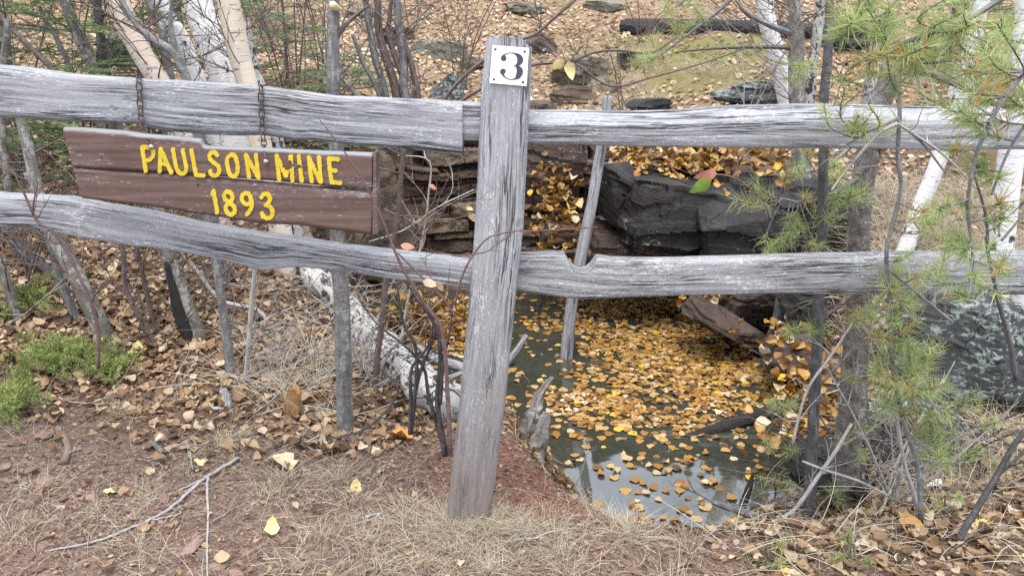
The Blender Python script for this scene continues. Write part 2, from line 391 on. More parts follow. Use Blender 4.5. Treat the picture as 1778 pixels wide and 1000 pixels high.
def top(x, y):
    x = np.asarray(x, float); y = np.asarray(y, float)
    r = np.maximum(0, y - 2.3)
    h = .19 * r * sst(0, 1.0, r) + .05 * np.maximum(0, y - 5.2) + .05 * np.maximum(0, y - 9)
    h = h + .07 * np.clip(-x - .5, 0, 4) * sst(1.5, 2.2, y)
    h = h - .15 * sst(-.02, .55, x) * sst(1.75, 2.35, y) * (1 - sst(2.8, 4.2, y))
    h = h + .05 * np.clip(x - 1.3, 0, 5) * sst(1.5, 3, y)
    h = h + .035 * fbm(x * .9, y * .9, 0, 3, 3) * sst(2.2, 3.5, y) + .12 * fbm(x * .35, y * .35, 0, 8, 2) * sst(5.5, 8, y) + .075 * fbm(x * 1.2, y * 1.2, 0, 12, 3) * sst(5.4, 6.5, y)
    h = h - 0.06 * np.maximum(0, -y)
    return h
def height(x, y, fine=True):
    t = top(x, y); d = sd_poly(x, y) if np.size(x) else np.zeros_like(t)
    x = np.asarray(x, float); y = np.asarray(y, float)
    ws = .85 - .35 * sst(-.6, .1, x)
    fa = sst(3.75, 4.35, y)
    wd = ws * (1 - fa) + .16 * fa
    wd = wd - np.maximum(wd - .3, 0) * sst(.7, 1.1, x) * sst(2.8, 3.3, y)
    q = np.clip((d + .06 - .42 * fa) / wd, 0, 1); near = sst(-.05, .2, x) * (1 - sst(2.7, 3.0, y)); wd = wd + .12 * near
    q = np.clip((d + .06 - .42 * fa) / wd, 0, 1); q = 1 - (1 - q) ** (1.7 - .75 * near)
    z = (ZW - .05) * (1 - q) + t * q
    z = np.where(d < -.06, ZW - .05 - .35 * sst(.06, .5, -d), z)
    if fine:
        m = .011 * fbm(x * 9, y * 9, 0, 21, 4, .55) + .004 * fbm(x * 55, y * 55, 0, 31, 2)
        z = z + m * (.7 + .8 * sst(2.3, 3, y))
    return z
def G(x, y): return float(height(np.array([x]), np.array([y]))[0])
def onG(px, py, tmax=30.0):
    d = ray(px, py); t = np.arange(.8, tmax, .004)
    P = np.array([0, 0, H]) + d[None] * t[:, None]
    h = height(P[:, 0], P[:, 1]); k = np.argmax(P[:, 2] < h)
    if not (P[k, 2] < h[k]): k = len(t) - 1
    p = P[k].copy(); p[2] = h[k]; return p

def axis(lo, hi, a, b, fine, grow):
    c = list(np.arange(a, b, fine)); s = fine; v = c[-1]
    while v < hi: s *= grow; v += s; c.append(v)
    s = fine; v = c[0]; pre = []
    while v > lo: s *= grow; v -= s; pre.append(v)
    return np.array(pre[::-1] + c)
xs = axis(-70, 70, -2.6, 2.8, .017, 1.09); ys = axis(-12, 110, 1.35, 6.2, .017, 1.06)
X, Y = np.meshgrid(xs, ys, indexing='ij')
Z = height(X, Y)
gm = fast_mesh('ground', np.stack([X, Y, Z], -1).reshape(-1, 3), [grid_faces(len(xs), len(ys))])
b = NB('forest_floor_soil', .92, .15); p = b.pos()
n1 = b.noise(p, 3.5, 5, .6); n2 = b.noise(p, 40, 6, .7); n3 = b.noise(p, 160, 4, .7)
path = b.ramp(b.math('ADD', b.math('MULTIPLY', n2, .6), b.math('MULTIPLY', n3, .4)), [(.36, (.06, .041, .033)), (.5, (.17, .117, .092)), (.66, (.33, .245, .20))])
duff = b.ramp(b.math('ADD', b.math('MULTIPLY', n2, .5), b.math('MULTIPLY', n3, .5)), [(.33, (.045, .03, .02)), (.5, (.125, .082, .05)), (.68, (.25, .175, .115))])
red = b.ramp(n2, [(.35, (.14, .062, .038)), (.65, (.27, .13, .085))])
sx = b.node('ShaderNodeSeparateXYZ'); b.put(sx.inputs[0], p)
fy = b.math('ADD', sx.outputs[1], b.math('MULTIPLY', b.math('SUBTRACT', n1, .5), 1.0))
hillc = b.ramp(b.math('ADD', b.math('MULTIPLY', n2, .5), b.math('MULTIPLY', n3, .5)), [(.33, (.14, .095, .06)), (.5, (.27, .19, .125)), (.68, (.40, .30, .215))])
moss = b.ramp(b.math('ADD', b.math('MULTIPLY', b.noise(p, 1.1, 4, .6), .8), b.math('MULTIPLY', n2, .2)), [(.56, 0.0), (.62, .75)])
hillc = b.mix(moss, hillc, b.mix(n3, (.10, .095, .03), (.24, .22, .09)))
duff = b.mix(b.ramp(b.math('MULTIPLY', fy, .1), [(.50, 0.0), (.58, 1.0)]), duff, hillc)
c = b.mix(b.ramp(b.math('MULTIPLY', fy, .25), [(.58, 0.0), (.66, 1.0)]), path, duff)
# a mossy bald patch on the slope
mp = onG(1255, 100); ax = b.math('MULTIPLY', b.math('SUBTRACT', sx.outputs[0], float(mp[0])), .8); ay = b.math('SUBTRACT', sx.outputs[1], float(mp[1]))
am = b.math('ADD', b.math('SQRT', b.math('ADD', b.math('MULTIPLY', ax, ax), b.math('MULTIPLY', ay, ay))), b.math('MULTIPLY', b.math('SUBTRACT', b.noise(p, 3, 5, .65), .5), 1.6))
c = b.mix(b.ramp(am, [(.45, .85), (.95, 0.0)]), c, b.mix(n3, (.10, .09, .025), (.25, .24, .085)))
# raw red soil where the bank has slipped beside the post
dx = b.math('MULTIPLY', b.math('SUBTRACT', sx.outputs[0], .12), 2.0); dy = b.math('MULTIPLY', b.math('SUBTRACT', sx.outputs[1], 2.2), 2.6)
dd = b.math('SQRT', b.math('ADD', b.math('MULTIPLY', dx, dx), b.math('MULTIPLY', dy, dy)))
c = b.mix(b.ramp(b.math('ADD', dd, b.math('MULTIPLY', b.math('SUBTRACT', n2, .5), .8)), [(.55, .85), (.95, 0.0)]), c, red)
b.col(c); b.nor(b.bump(b.math('ADD', n2, b.math('MULTIPLY', n3, .5)), .7, .02))
tag(link('ground', gm, b.m), 'bare reddish dirt path and leaf covered forest floor rising into a hillside', None, None, 'structure')

# ------------------------------------------------------------------ water
gx = np.linspace(POLY[:, 0].min() - .3, POLY[:, 0].max() + .3, 60); gy = np.linspace(POLY[:, 1].min() - .3, POLY[:, 1].max() + .25, 60)
WX, WY = np.meshgrid(gx, gy, indexing='ij')
wm = fast_mesh('pool_water', np.stack([WX, WY, np.full_like(WX, ZW)], -1).reshape(-1, 3), [grid_faces(60, 60)])
b = NB('murky_green_water', .06, .5); p = b.pos()
n1 = b.noise(p, 1.6, 3, .5)
sky_flecks = b.ramp(b.math('ADD', b.math('MULTIPLY', b.noise(b.scale(p, (5, 9, 1)), 1, 6, .7, 1.2), .7), b.math('MULTIPLY', b.noise(p, 1.3, 2), .3)), [(.54, 0.0), (.62, .3), (.72, .5)])  # pale flecks standing for reflected sky, painted into the water colour
b.col(b.mix(sky_flecks, b.mix(n1, (.034, .038, .028), (.066, .07, .053)), (.22, .24, .25)))
b.bsdf.inputs['IOR'].default_value = 2.7; b.rough(.04)
b.nor(b.bump(b.noise(b.scale(p, (6, 9, 1)), 1, 3, .5), .06, .01))
tr = b.node('ShaderNodeBsdfTransparent'); tr.inputs[0].default_value = (.62, .66, .5, 1)
mx = b.node('ShaderNodeMixShader'); mx.inputs[0].default_value = .22
b.t.links.new(b.bsdf.outputs[0], mx.inputs[1]); b.t.links.new(tr.outputs[0], mx.inputs[2]); b.t.links.new(mx.outputs[0], b.out.inputs[0])
tag(link('pool_water', wm, b.m), 'still murky green water filling the old mine pit', None, None, 'structure')

# ------------------------------------------------------------------ boulders
def boulder(center, size, seed, rot=0.0, cuts=9, flat=.35, rough=.04, res=14, strata=0.0, blocks=0.0):
    rs = np.random.RandomState(seed)
    k = np.linspace(-1, 1, res); u, v = np.meshgrid(k, k, indexing='ij')
    Vs, Qs, n = [], [], 0
    for ax in range(3):
        for sg in (-1, 1):
            a = np.stack([u, v, np.full_like(u, sg)], -1)
            a = np.roll(a, ax, axis=-1).reshape(-1, 3)
            f = grid_faces(res, res) + n
            if sg < 0: f = f[:, ::-1]
            Vs.append(a); Qs.append(f); n += res * res
    V = np.vstack(Vs); V /= np.linalg.norm(V, axis=1)[:, None] ** .35
    for c in range(cuts):
        nn = rs.normal(size=3); nn /= np.linalg.norm(nn); dd = rs.uniform(flat + .25, 1.0)
        e = V @ nn - dd; V = V - np.where(e > 0, e, 0)[:, None] * nn[None]
    V = V * (1 + rough * fbm(V[:, 0] * 2 + seed, V[:, 1] * 2, V[:, 2] * 2, seed, 4))[:, None]
    if strata:
        lay = np.floor(V[:, 2] * 5 + .3 * V[:, 0]); V[:, :2] *= (1 + strata * (_h(lay, lay * 0, lay * 0, seed) - .5))[:, None]
    if blocks:                                             # bedding planes and joints: each block stands a little proud or back
        th = rs.uniform(-.35, .35); q = V[:, 2] * math.cos(th) + V[:, 0] * math.sin(th) + .08 * fbm(V[:, 0] * 1.5, V[:, 1] * 1.5, V[:, 2], seed + 2, 2)
        ed = np.cumsum(rs.uniform(.10, .42, 16)) - 1.9; lk = np.searchsorted(ed, q); cw = rs.uniform(.5, 1.3, 18)[lk]; sh = rs.rand(18)[lk]
        uu = V[:, 0] * math.cos(th) - V[:, 2] * math.sin(th) * .4 + V[:, 1] * .6; ci = np.floor(uu / cw + sh)
        hv = _h(ci, lk, lk * 0, seed + 4) - .5; V = V * (1 + blocks * hv)[:, None]; V[:, 2] += 0
    V = V * np.asarray(size)[None] * .5
    if np.isscalar(rot): rot = (0, 0, rot)
    for axn, an in enumerate(rot):
        cs, sn = math.cos(an), math.sin(an); i, j = [(1, 2), (2, 0), (0, 1)][axn]
        a, bb = V[:, i].copy(), V[:, j].copy(); V[:, i] = a * cs - bb * sn; V[:, j] = a * sn + bb * cs
    mb = MB(); mb.add(V, None, np.vstack(Qs)); return mb, np.asarray(center, float)
def put_rock(name, label, cat, center, size, seed, mat, group=None, smooth=False, **kw):
    mb, c = boulder(center, size, seed, **kw)
    o = mb.build(name, mat, None, smooth); o.location = tuple(float(v) for v in c); return tag(o, label, cat, group)

# ------------------------------------------------------------------ the quarried rock face round the back of the pit
def rock_face(path_xy, zc, seed, name, label, mat, lean=.12, hcell=.35, lay=(.035, .11), amp=.06, res=420, zlo=ZW - .2):
    rs = np.random.RandomState(seed)
    P = spline(path_xy, res); s = np.concatenate([[0], np.cumsum(np.linalg.norm(np.diff(P, axis=0), axis=1))])
    T = np.gradient(P, axis=0); T /= np.linalg.norm(T, axis=1)[:, None]; Nn = np.stack([T[:, 1], -T[:, 0]], -1)
    zt = np.maximum(top(P[:, 0] - Nn[:, 0] * .38, P[:, 1] - Nn[:, 1] * .38) + .02 + .03 * fbm(s * 3, 0, 0, seed, 3), zlo + .1) + np.interp(np.linspace(0, 1, res), np.linspace(0, 1, len(zc)), zc)
    zc = list(zt)
    m = 150; f = np.linspace(0, 1, m)
    ZZ = zlo + (zt[:, None] - zlo) * f[None, :]; S = s[:, None] * np.ones_like(ZZ)
    edges = [zlo - .3]
    while edges[-1] < max(zc) + .4: edges.append(edges[-1] + rs.uniform(*lay))
    edges = np.array(edges)
    zz = ZZ + .05 * fbm(S * 1.5, ZZ * 1.2, 0, seed, 3) + .04 * S
    zz = zz - .04 * s.mean()
    k = np.clip(np.searchsorted(edges, zz) - 1, 0, len(edges) - 2)
    inl = (zz - edges[k]) / (edges[k + 1] - edges[k])
    cw = hcell * (.5 + rs.rand(len(edges)))[k]; off = rs.rand(len(edges))[k] * 3
    cs = (S + .05 * fbm(S * 6, ZZ * 6, 0, seed + 5, 2)) / cw + off; ci = np.floor(cs); fr = cs - ci
    rv = _h(ci, k, np.zeros_like(k), seed)
    o = amp * (rv - .5) * 2 + .10 * fbm(S * 1.1, ZZ * 1.6, 0, seed + 9, 3)
    edge = np.minimum(np.minimum(inl, 1 - inl) * (edges[k + 1] - edges[k]), np.minimum(fr, 1 - fr) * cw)
    o = o - .03 * (1 - sst(0, .012, edge)) + .012 * fbm(S * 14, ZZ * 22, 0, seed + 3, 4)
    o = o - lean * (ZZ - zlo)
    Vx = P[:, 0][:, None] + Nn[:, 0][:, None] * o; Vy = P[:, 1][:, None] + Nn[:, 1][:, None] * o
    V = np.stack([Vx, Vy, ZZ], -1)
    cap = V[:, -1:, :].copy(); cap[:, 0, :2] -= Nn * .45; cap[:, 0, 2] -= .04
    V = np.concatenate([V, cap], 1)
    tint = np.concatenate([rv, rv[:, -1:]], 1)
    me = fast_mesh(name, V.reshape(-1, 3), [grid_faces(res, m + 1)[:, ::-1]], tint.ravel(), None, False)
    return tag(link(name, me, mat), label, None, None, 'structure')
BK = [atZ(px, py, ZW)[:2] for px, py in [(585,660),(592,590),(622,535),(700,510),(790,498),(880,489),(940,486)]]
rock_face(BK, [-.1, .0, .0, .0, .0, .0, 0], 4, 'quarry_wall', 'brown layered rock face behind the number post at the back of the pool', M['rock'])
BD = [atZ(px, py, ZW)[:2] for px, py in [(900,495),(980,492),(1060,490),(1140,495),(1230,520),(1310,560),(1390,610)]]
rock_face(BD, [0, 0, 0, -.05, -.05, -.1, -.2], 12, 'quarry_wall', 'dark shadowed rock face under the right hand rails behind the leaning pole', M['rock_brown'], .05, .5, (.07, .2), .08)
# ------------------------------------------------------------------ fence: one post, four split rails, number plate
FY = 1.93
def section(n, sq=4.0):
    a = np.linspace(0, 2 * math.pi, n, endpoint=False)
    c, s = np.cos(a), np.sin(a); r = (np.abs(c) ** sq + np.abs(s) ** sq) ** (-1 / sq)
    return c * r, s * r                                     # y-ish (depth), z-ish (height), square with round corners
def rail_mesh(prof, Yf, thick, seed, n=700, m=110, facet=None, crack=.0035, dense=None, notch=None, sq=5.0):
    """prof: (px, top_py, bottom_py). Front face in the plane Y=Yf; every lengthwise fibre keeps its own depth."""
    pr = np.array(prof, float); px = np.linspace(pr[0, 0], pr[-1, 0], n)
    if dense is not None: px = np.sort(np.concatenate([px, dense])); n = len(px)
    tp = np.interp(px, pr[:, 0], pr[:, 1]); bt = np.interp(px, pr[:, 0], pr[:, 2])
    k = np.ones(5) / 5
    if dense is None:
        tp = np.convolve(np.pad(tp, 2, 'edge'), k, 'valid'); bt = np.convolve(np.pad(bt, 2, 'edge'), k, 'valid')
    A = np.array([W(x, t, Yf) for x, t in zip(px, tp)]); B = np.array([W(x, t, Yf) for x, t in zip(px, bt)])
    cy, cz = section(m, sq)
    S = A[:, 0][:, None] * np.ones(m)
    fr = (cz[None, :] + 1) / 2
    Zt, Zb = A[:, 2][:, None], B[:, 2][:, None]
    hgt = (Zt - Zb)
    Xx = A[:, 0][:, None] * fr + B[:, 0][:, None] * (1 - fr)
    Zz = Zb + hgt * fr
    Yy = Yf + thick / 2 * (1 + cy)[None, :] * np.ones_like(S)
    if facet is not None:                                  # the upper part of the face leans back, as on a split rail
        fh, fd = facet
        over = np.clip((fr - fh) / (1 - fh), 0, 1); Yy = Yy + fd * over * (cy < .3)[None, :]
    arc = np.concatenate([[0], np.cumsum(np.hypot(np.diff(cy) * thick / 2, np.diff(cz) * hgt.mean() / 2))])
    # fibres, checks and bumps as geometry
    d = .0012 * fbm(S * 6, arc[None, :] * 170, 0, seed, 3) + .002 * fbm(S * 3, arc[None, :] * 10, 0, seed + 3, 2)
    cr = vnoise(S * 1.6 + .4 * vnoise(S * 5, 0, 0, seed), arc[None, :] * 75, 0, seed + 7)
    d = d - crack * (1 - sst(.0, .06, np.abs(cr))) * sst(-.15, .25, vnoise(S * 3, arc[None, :] * 15, 0, seed + 8))
    ny, nz = cy[None, :], cz[None, :]
    Yy = Yy + d * ny; Zz = Zz + d * nz * .7 + .003 * fbm(S * 3, 0, 0, seed + 20, 3)
    if notch is not None:
        nt_ = np.array([W(a, c_, Yf)[2] for a, c_ in zip(px, np.interp(px, [q[0] for q in notch], [q[1] for q in notch]))])
        Zz = np.minimum(Zz, nt_[:, None] + .0015 * fbm(S * 90, arc[None, :] * 90, 0, seed + 30, 2) - .004 * np.clip(fr - 1, 0, 1))
    V = np.stack([Xx, Yy, Zz], -1); V = np.concatenate([V, V[:, :1]], 1)
    arc = np.append(arc, arc[-1] + .01)
    uv = np.stack([np.broadcast_to(np.append(S, S[:, :1], 1), V.shape[:2]) + seed, np.broadcast_to(arc[None, :], V.shape[:2]) + (hgt * .0)], -1)
    # grain follows the rail's own bends: height across the face
    uv[..., 1] = np.append(np.where(cy < 0, 1, -1)[None, :] * fr * .13 + np.where(cy < 0, 0, .3)[None, :], np.zeros((n, 1)) + .065, 1) if False else uv[..., 1]
    mb = MB(); Vf = V.reshape(-1, 3); c0 = V[0, :-1].mean(0); c1 = V[-1, :-1].mean(0)
    q = grid_faces(n, m + 1); nn = len(Vf)
    tr = [[nn, j, j + 1] for j in range(m)] + [[nn + 1, (n - 1) * (m + 1) + j + 1, (n - 1) * (m + 1) + j] for j in range(m)]
    mb.add(np.vstack([Vf, c0, c1]), tr, q, np.vstack([uv.reshape(-1, 2), uv[0, 0], uv[-1, 0]]))
    return mb
P_base = W(815, 900, 1.93)
fence = thing('fence', 'weathered grey split rail fence with four rails and one numbered post before the flooded pit', 'fence', (P_base[0], P_base[1], G(P_base[0], 1.93)))
UL = [(-330,88,186),(-60,112,203),(0,117,207),(100,127,211),(200,134,214),(235,137,215),(262,139,224),(300,141,230),(400,149,236),(450,153,236),(480,156,240),(510,160,247),(540,165,246),(580,170,250),(620,171,255),(700,175,262),(760,177,267),(803,179,272)]
rail_obj = part(rail_mesh(UL, FY - .005, .065, 1), 'rail', M['rail'], fence, label='upper left rail, broad and wavy with a stepped end')
part(rail_mesh([(800,180,246),(835,181,246),(862,182,246)], FY + .005, .045, 2, n=40), 'tenon', M['rail'], rail_obj)
LL = [(-330,322,378),(-60,333,388),(0,341,396),(60,344,399),(112,346,410),(136,350,417),(170,359,422),(238,370,432),(289,381,438),(340,391,446),(391,399,455),(425,404,465),(450,408,472),(470,411,470),(510,416,466),(560,426,470),(600,432,475),(692,442,489),(726,446,493),(814,455,502),(850,458,504)]
part(rail_mesh(LL, FY, .06, 3), 'rail', M['rail'], fence, label='lower left rail, slim with a swollen knot')
UR = [(870,198,252),(923,197,253),(1190,195.5,257),(1297,188,258),(1484,186,259),(1778,190,260),(2150,196,266)]
part(rail_mesh(UR, FY + .012, .075, 4, facet=(.66, .045), sq=7.0), 'rail', M['rail'], fence, label='upper right rail with a pale split top facet')
LRp = [(850,446,504),(901,444,507),(947,443,514),(985,444,519),(1010,449,522),(1045,451,520.5),(1066,454,520),(1190,455,515),(1382,449,514),(1552,444,514),(1778,442,516),(2150,440,520)]
part(rail_mesh(LRp, FY + .008, .06, 5, dense=np.linspace(970, 1055, 160), notch=[(850,300),(980,430),(981.5,445),(985,453),(990,462),(998,470),(1006,473.5),(1013,474.5),(1021,473),(1028,467),(1033,459),(1037,452),(1042,449),(1046,440),(2200,300)]), 'rail', M['rail_lich'], fence, label='lower right rail with a round notch in its top')
# post
def post_mesh():
    n, m = 520, 120
    t = np.linspace(0, 1, n); Yf = 1.885
    pyc = np.array([62, 75, 150, 400, 700, 895, 940.]); lx = np.array([846, 844, 836, 824, 798, 776, 772.]); rx = np.array([920, 924, 921, 908, 877, 852, 849.])
    py = 64 + (945 - 64) * t
    A = np.array([W(x, y, Yf) for x, y in zip(np.interp(py, pyc, lx), py)]); B = np.array([W(x, y, Yf) for x, y in zip(np.interp(py, pyc, rx), py)])
    cx, cy = section(m, 6.0)
    th = .10
    V = np.zeros((n, m + 1, 3)); S = A[:, 2][:, None] * np.ones(m)
    arc = np.concatenate([[0], np.cumsum(np.hypot(np.diff(cx) * .055, np.diff(cy) * .05))])
    d = .0018 * fbm(S * 7, arc[None] * 150, 0, 40, 3) + .0012 * fbm(S * 3, arc[None] * 12, 0, 41, 2)
    cr = vnoise(S * 1.7, arc[None] * 70, 0, 43); d = d - .003 * (1 - sst(0, .06, np.abs(cr))) * sst(-.1, .3, vnoise(S * 3, arc[None] * 14, 0, 44))
    f = (cx[None] + 1) / 2
    V[:, :m, 0] = A[:, 0][:, None] * (1 - f) + B[:, 0][:, None] * f + d * cx[None]
    V[:, :m, 1] = Yf + th / 2 * (1 + cy)[None] + d * cy[None]
    V[:, :m, 2] = A[:, 2][:, None] * (1 - f) + B[:, 2][:, None] * f
    # chamfered right shoulder, ragged top end grain
    topz = A[0, 2]; sh = np.clip((f - .78) / .22, 0, 1) * .028
    V[:, :m, 2] = np.minimum(V[:, :m, 2], topz - sh + .004 * fbm(f * 9, cy[None] * 6, 0, 49, 3))
    V[:, m] = V[:, 0]
    arc2 = np.append(arc, arc[-1] + .01)
    uv = np.stack([np.broadcast_to(np.append(S, S[:, :1], 1), V.shape[:2]), np.broadcast_to(arc2[None], V.shape[:2])], -1)
    mb = MB(); Vf = V.reshape(-1, 3); c0 = V[0, :m].mean(0); nn = len(Vf)
    mb.add(np.vstack([Vf, c0]), [[nn, j + 1, j] for j in range(m)], grid_faces(n, m + 1), np.vstack([uv.reshape(-1, 2), uv[0, 0]])); return mb
post = part(post_mesh(), 'post', M['post'], fence)
def slab(quad, Yf, thick, nsub=2, chamfer=0):
    """box whose front face is a pixel quad TL,TR,BR,BL in the plane Y=Yf"""
    q = np.array([W(x, y, Yf) for x, y in quad]); bk = q + np.array([0, thick, 0])
    mb = MB(); mb.add(np.vstack([q, bk]), None, [[0, 1, 2, 3], [7, 6, 5, 4], [0, 4, 5, 1], [1, 5, 6, 2], [2, 6, 7, 3], [3, 7, 4, 0]]); return mb
plate = part(slab([(855,78.5),(918.5,84),(914,150),(849.7,144.5)], 1.8785, .003), 'number_plate', M['plate'], fence, False, 'square white plate with a dark 3')
def nail(px, py, Yf, r, name, parent, mat, h=.6):
    mb = MB(); c = W(px, py, Yf); n = 10
    a = np.linspace(0, 2 * math.pi, n, endpoint=False); rings = [(1.0, 0.0), (.85, .5), (.45, .9)]
    V = np.vstack([np.stack([c[0] + r * k * np.cos(a), np.full(n, c[1] - r * h * e), c[2] + r * k * np.sin(a)], -1) for k, e in rings] + [c + [0, -r * h, 0]])
    q = [[i * n + j, i * n + (j + 1) % n, (i + 1) * n + (j + 1) % n, (i + 1) * n + j] for i in range(2) for j in range(n)]
    mb.add(V, [[2 * n + j, 2 * n + (j + 1) % n, 3 * n] for j in range(n)], q)
    return part(mb, name, mat, parent)
for x, y in [(860, 86), (911, 90), (857.6, 138), (908, 143)]: nail(x, y, 1.8785, .0032, 'nail', plate, M['nail'])
# ---- lettering from brush strokes (marching squares on the union of round strokes)
def strokes_mesh(strokes, Yf, rad=3.8, cut=None, step=.5, raise_=.0032, edge_noise=.25, seed=0):
    pts, rr = [], []
    for st in strokes:
        s = np.array(st, float)
        if s.shape[1] == 2: s = np.hstack([s, np.full((len(s), 1), rad)])
        q = spline(s, 14 * len(s)) if len(s) > 2 else np.array([s[0] + (s[1] - s[0]) * t for t in np.linspace(0, 1, 60)])
        pts.append(q[:, :2]); rr.append(q[:, 2])
    pts = np.vstack(pts); rr = np.concatenate(rr)
    lo = pts.min(0) - rr.max() - 2; hi = pts.max(0) + rr.max() + 2
    gx = np.arange(lo[0], hi[0], step); gy = np.arange(lo[1], hi[1], step)
    X, Y = np.meshgrid(gx, gy, indexing='ij'); D = np.full(X.shape, 1e9)
    for p, r in zip(pts, rr): D = np.minimum(D, np.hypot(X - p[0], Y - p[1]) - r)
    if edge_noise: D = D + edge_noise * fbm(X * .35, Y * .35, 0, seed, 3)
    for (cx, cy, cr) in (cut or []): D = np.maximum(D, cr - np.hypot((X - cx), (Y - cy)) + 1.8 * fbm(X * .3, Y * .3, 0, 77, 3))
    V, T, Q, cache = [], [], [], {}
    def vid(k, p):
        if k not in cache: cache[k] = len(V); V.append(p)
        return cache[k]
    nx, ny = D.shape; edges = []
    for i, j in zip(*np.where((np.minimum.reduce([D[:-1, :-1], D[1:, :-1], D[:-1, 1:], D[1:, 1:]]) < 0))):
        cs = [(i, j), (i + 1, j), (i + 1, j + 1), (i, j + 1)]; poly = []
        for k in range(4):
            a, b_ = cs[k], cs[(k + 1) % 4]; da, db = D[a], D[b_]
            if da < 0: poly.append((vid(a, (gx[a[0]], gy[a[1]])), False))
            if (da < 0) != (db < 0):
                t = da / (da - db); key = (min(a, b_), max(a, b_))
                poly.append((vid(key, (gx[a[0]] + (gx[b_[0]] - gx[a[0]]) * t, gy[a[1]] + (gy[b_[1]] - gy[a[1]]) * t)), True))
        for k in range(1, len(poly) - 1): T.append([poly[0][0], poly[k][0], poly[k + 1][0]])
        for k in range(len(poly)):
            if poly[k][1] and poly[(k + 1) % len(poly)][1]: edges.append((poly[k][0], poly[(k + 1) % len(poly)][0]))
    n = len(V); F = np.array([W(x, y, Yf - raise_) for x, y in V]); Bk = F + np.array([0, raise_ + .002, 0])
    mb = MB(); mb.add(np.vstack([F, Bk]), T, [[a, b_, b_ + n, a + n] for a, b_ in edges]); return mb
part(strokes_mesh([[(876,99.5,2.5),(874.6,102,4.7),(873,99,2.2),(876,95.5,1.2),(882,93,.7),(888,92.5,.8),(895,94,1.6),(901,98.5,4.0),(903.4,104,5.2),(901.5,110,4.0),(896,114,1.2),(893,115,.6)],
                   [(893,115,.6),(896.5,116,1.3),(901,119.5,4.2),(902.6,125,5.5),(900,132.5,4.6),(895,137,1.8),(888,138.5,.9),(881,137,.9),(875.5,133,1.3),(872,127.5,2.6),(873,124.7,4.7),(874.5,123.5,3.5)]],
                  1.8785, edge_noise=0, raise_=.0006, step=.35), 'numeral', M['ink'], plate, False)

# ------------------------------------------------------------------ hanging sign
SY = 1.845
sign = thing('hanging_sign', 'brown painted wooden sign with yellow routed letters hanging on rusty chains from the rail', 'sign', W(390, 300, SY + .015))
b = NB('peeling_brown_paint', .75, .3); p = b.pos()
pp = b.scale(p, (3, 3, 60)); n1 = b.noise(pp, 1, 5, .6); n2 = b.noise(p, 5, 4, .6); n3 = b.noise(b.scale(p, (26, 26, 190)), 1, 5, .7, .4)
n4 = b.noise(b.scale(p, (2.2, 2.2, 12)), 1, 3, .55)
c = b.ramp(n2, [(.3, (.098, .058, .047)), (.5, (.132, .081, .068)), (.72, (.118, .092, .085))])
c = b.mix(b.ramp(n4, [(.52, 0.0), (.68, .65)]), c, (.135, .112, .112))
c = b.mix(b.ramp(n1, [(.35, .35), (.6, 0.0)]), c, (.085, .056, .05))
n5 = b.noise(b.scale(p, (60, 60, 260)), 1, 4, .75); fl = b.ramp(b.math('ADD', b.math('MULTIPLY', n5, .5), b.math('ADD', b.math('MULTIPLY', n3, .2), b.math('MULTIPLY', n4, .3))), [(.56, 0.0), (.59, .8)]); c = b.mix(fl, c, (.34, .29, .285))
t = b.tint(); wear = b.ramp(b.math('ADD', t, b.math('MULTIPLY', b.math('SUBTRACT', n3, .5), .9)), [(.55, 0.0), (.72, 1.0)]); c = b.mix(wear, c, b.mix(n1, (.12, .125, .13), (.28, .29, .30)))
b.col(c); b.nor(b.bump(b.math('ADD', n1, b.math('MULTIPLY', n3, .4)), .5, .003)); M['sign'] = b.m
b = NB('old_yellow_paint', .6, .3); p = b.pos(); n1 = b.noise(p, 60, 5, .6)
b.col(b.mix(b.ramp(b.noise(b.scale(p, (30, 30, 160)), 1, 5, .7), [(.66, 0.0), (.70, .8)]), b.ramp(n1, [(.3, (.50, .35, .02)), (.7, (.64, .47, .04))]), (.22, .16, .07))); b.nor(b.bump(n1, .3, .001)); M['yellow'] = b.m
def plank(top_edge, bot_edge, name, seed, th=.022, wear_top=0.0):
    n, m = 260, 26
    tx = np.array(top_edge, float); bx = np.array(bot_edge, float)
    t = np.linspace(0, 1, n)
    TX = tx[0, 0] + (tx[-1, 0] - tx[0, 0]) * t; BX = bx[0, 0] + (bx[-1, 0] - bx[0, 0]) * t
    TY = np.interp(TX, tx[:, 0], tx[:, 1]); BY = np.interp(BX, bx[:, 0], bx[:, 1])
    A = np.array([W(a, c_, SY) for a, c_ in zip(TX, TY)]); B = np.array([W(a, c_, SY) for a, c_ in zip(BX, BY)])
    f = np.linspace(0, 1, m)[None, :, None]; F = A[:, None] * (1 - f) + B[:, None] * f
    F[..., 1] += .0012 * fbm(F[..., 0] * 4, F[..., 2] * 80, 0, seed, 3)
    e = np.minimum(np.linspace(0, 1, m), 1 - np.linspace(0, 1, m)) * .1; F[..., 1] += .006 * (1 - sst(0, .008, e))[None, :]
    Bk = F.copy(); Bk[..., 1] = SY + th
    fl_ = np.linspace(0, 1, m)[None, :] * np.ones((n, 1))
    tint = wear_top * np.clip(1 - fl_ * 4.5, 0, 1)
    mb = MB(); k = n * m; N = np.arange(k).reshape(n, m)
    rim = []
    for a, c_ in [(N[:, 0], 1), (N[:, -1], -1), (N[0], -1), (N[-1], 1)]:
        for i in range(len(a) - 1): rim.append([a[i], a[i + 1], a[i + 1] + k, a[i] + k] if c_ > 0 else [a[i + 1], a[i], a[i] + k, a[i + 1] + k])
    mb.add(np.vstack([F.reshape(-1, 3), Bk.reshape(-1, 3)]), None, np.vstack([grid_faces(n, m)[:, ::-1], grid_faces(n, m) + k, np.array(rim)]), None, np.tile(tint.ravel(), 2))
    return part(mb, name, M['sign'], sign)
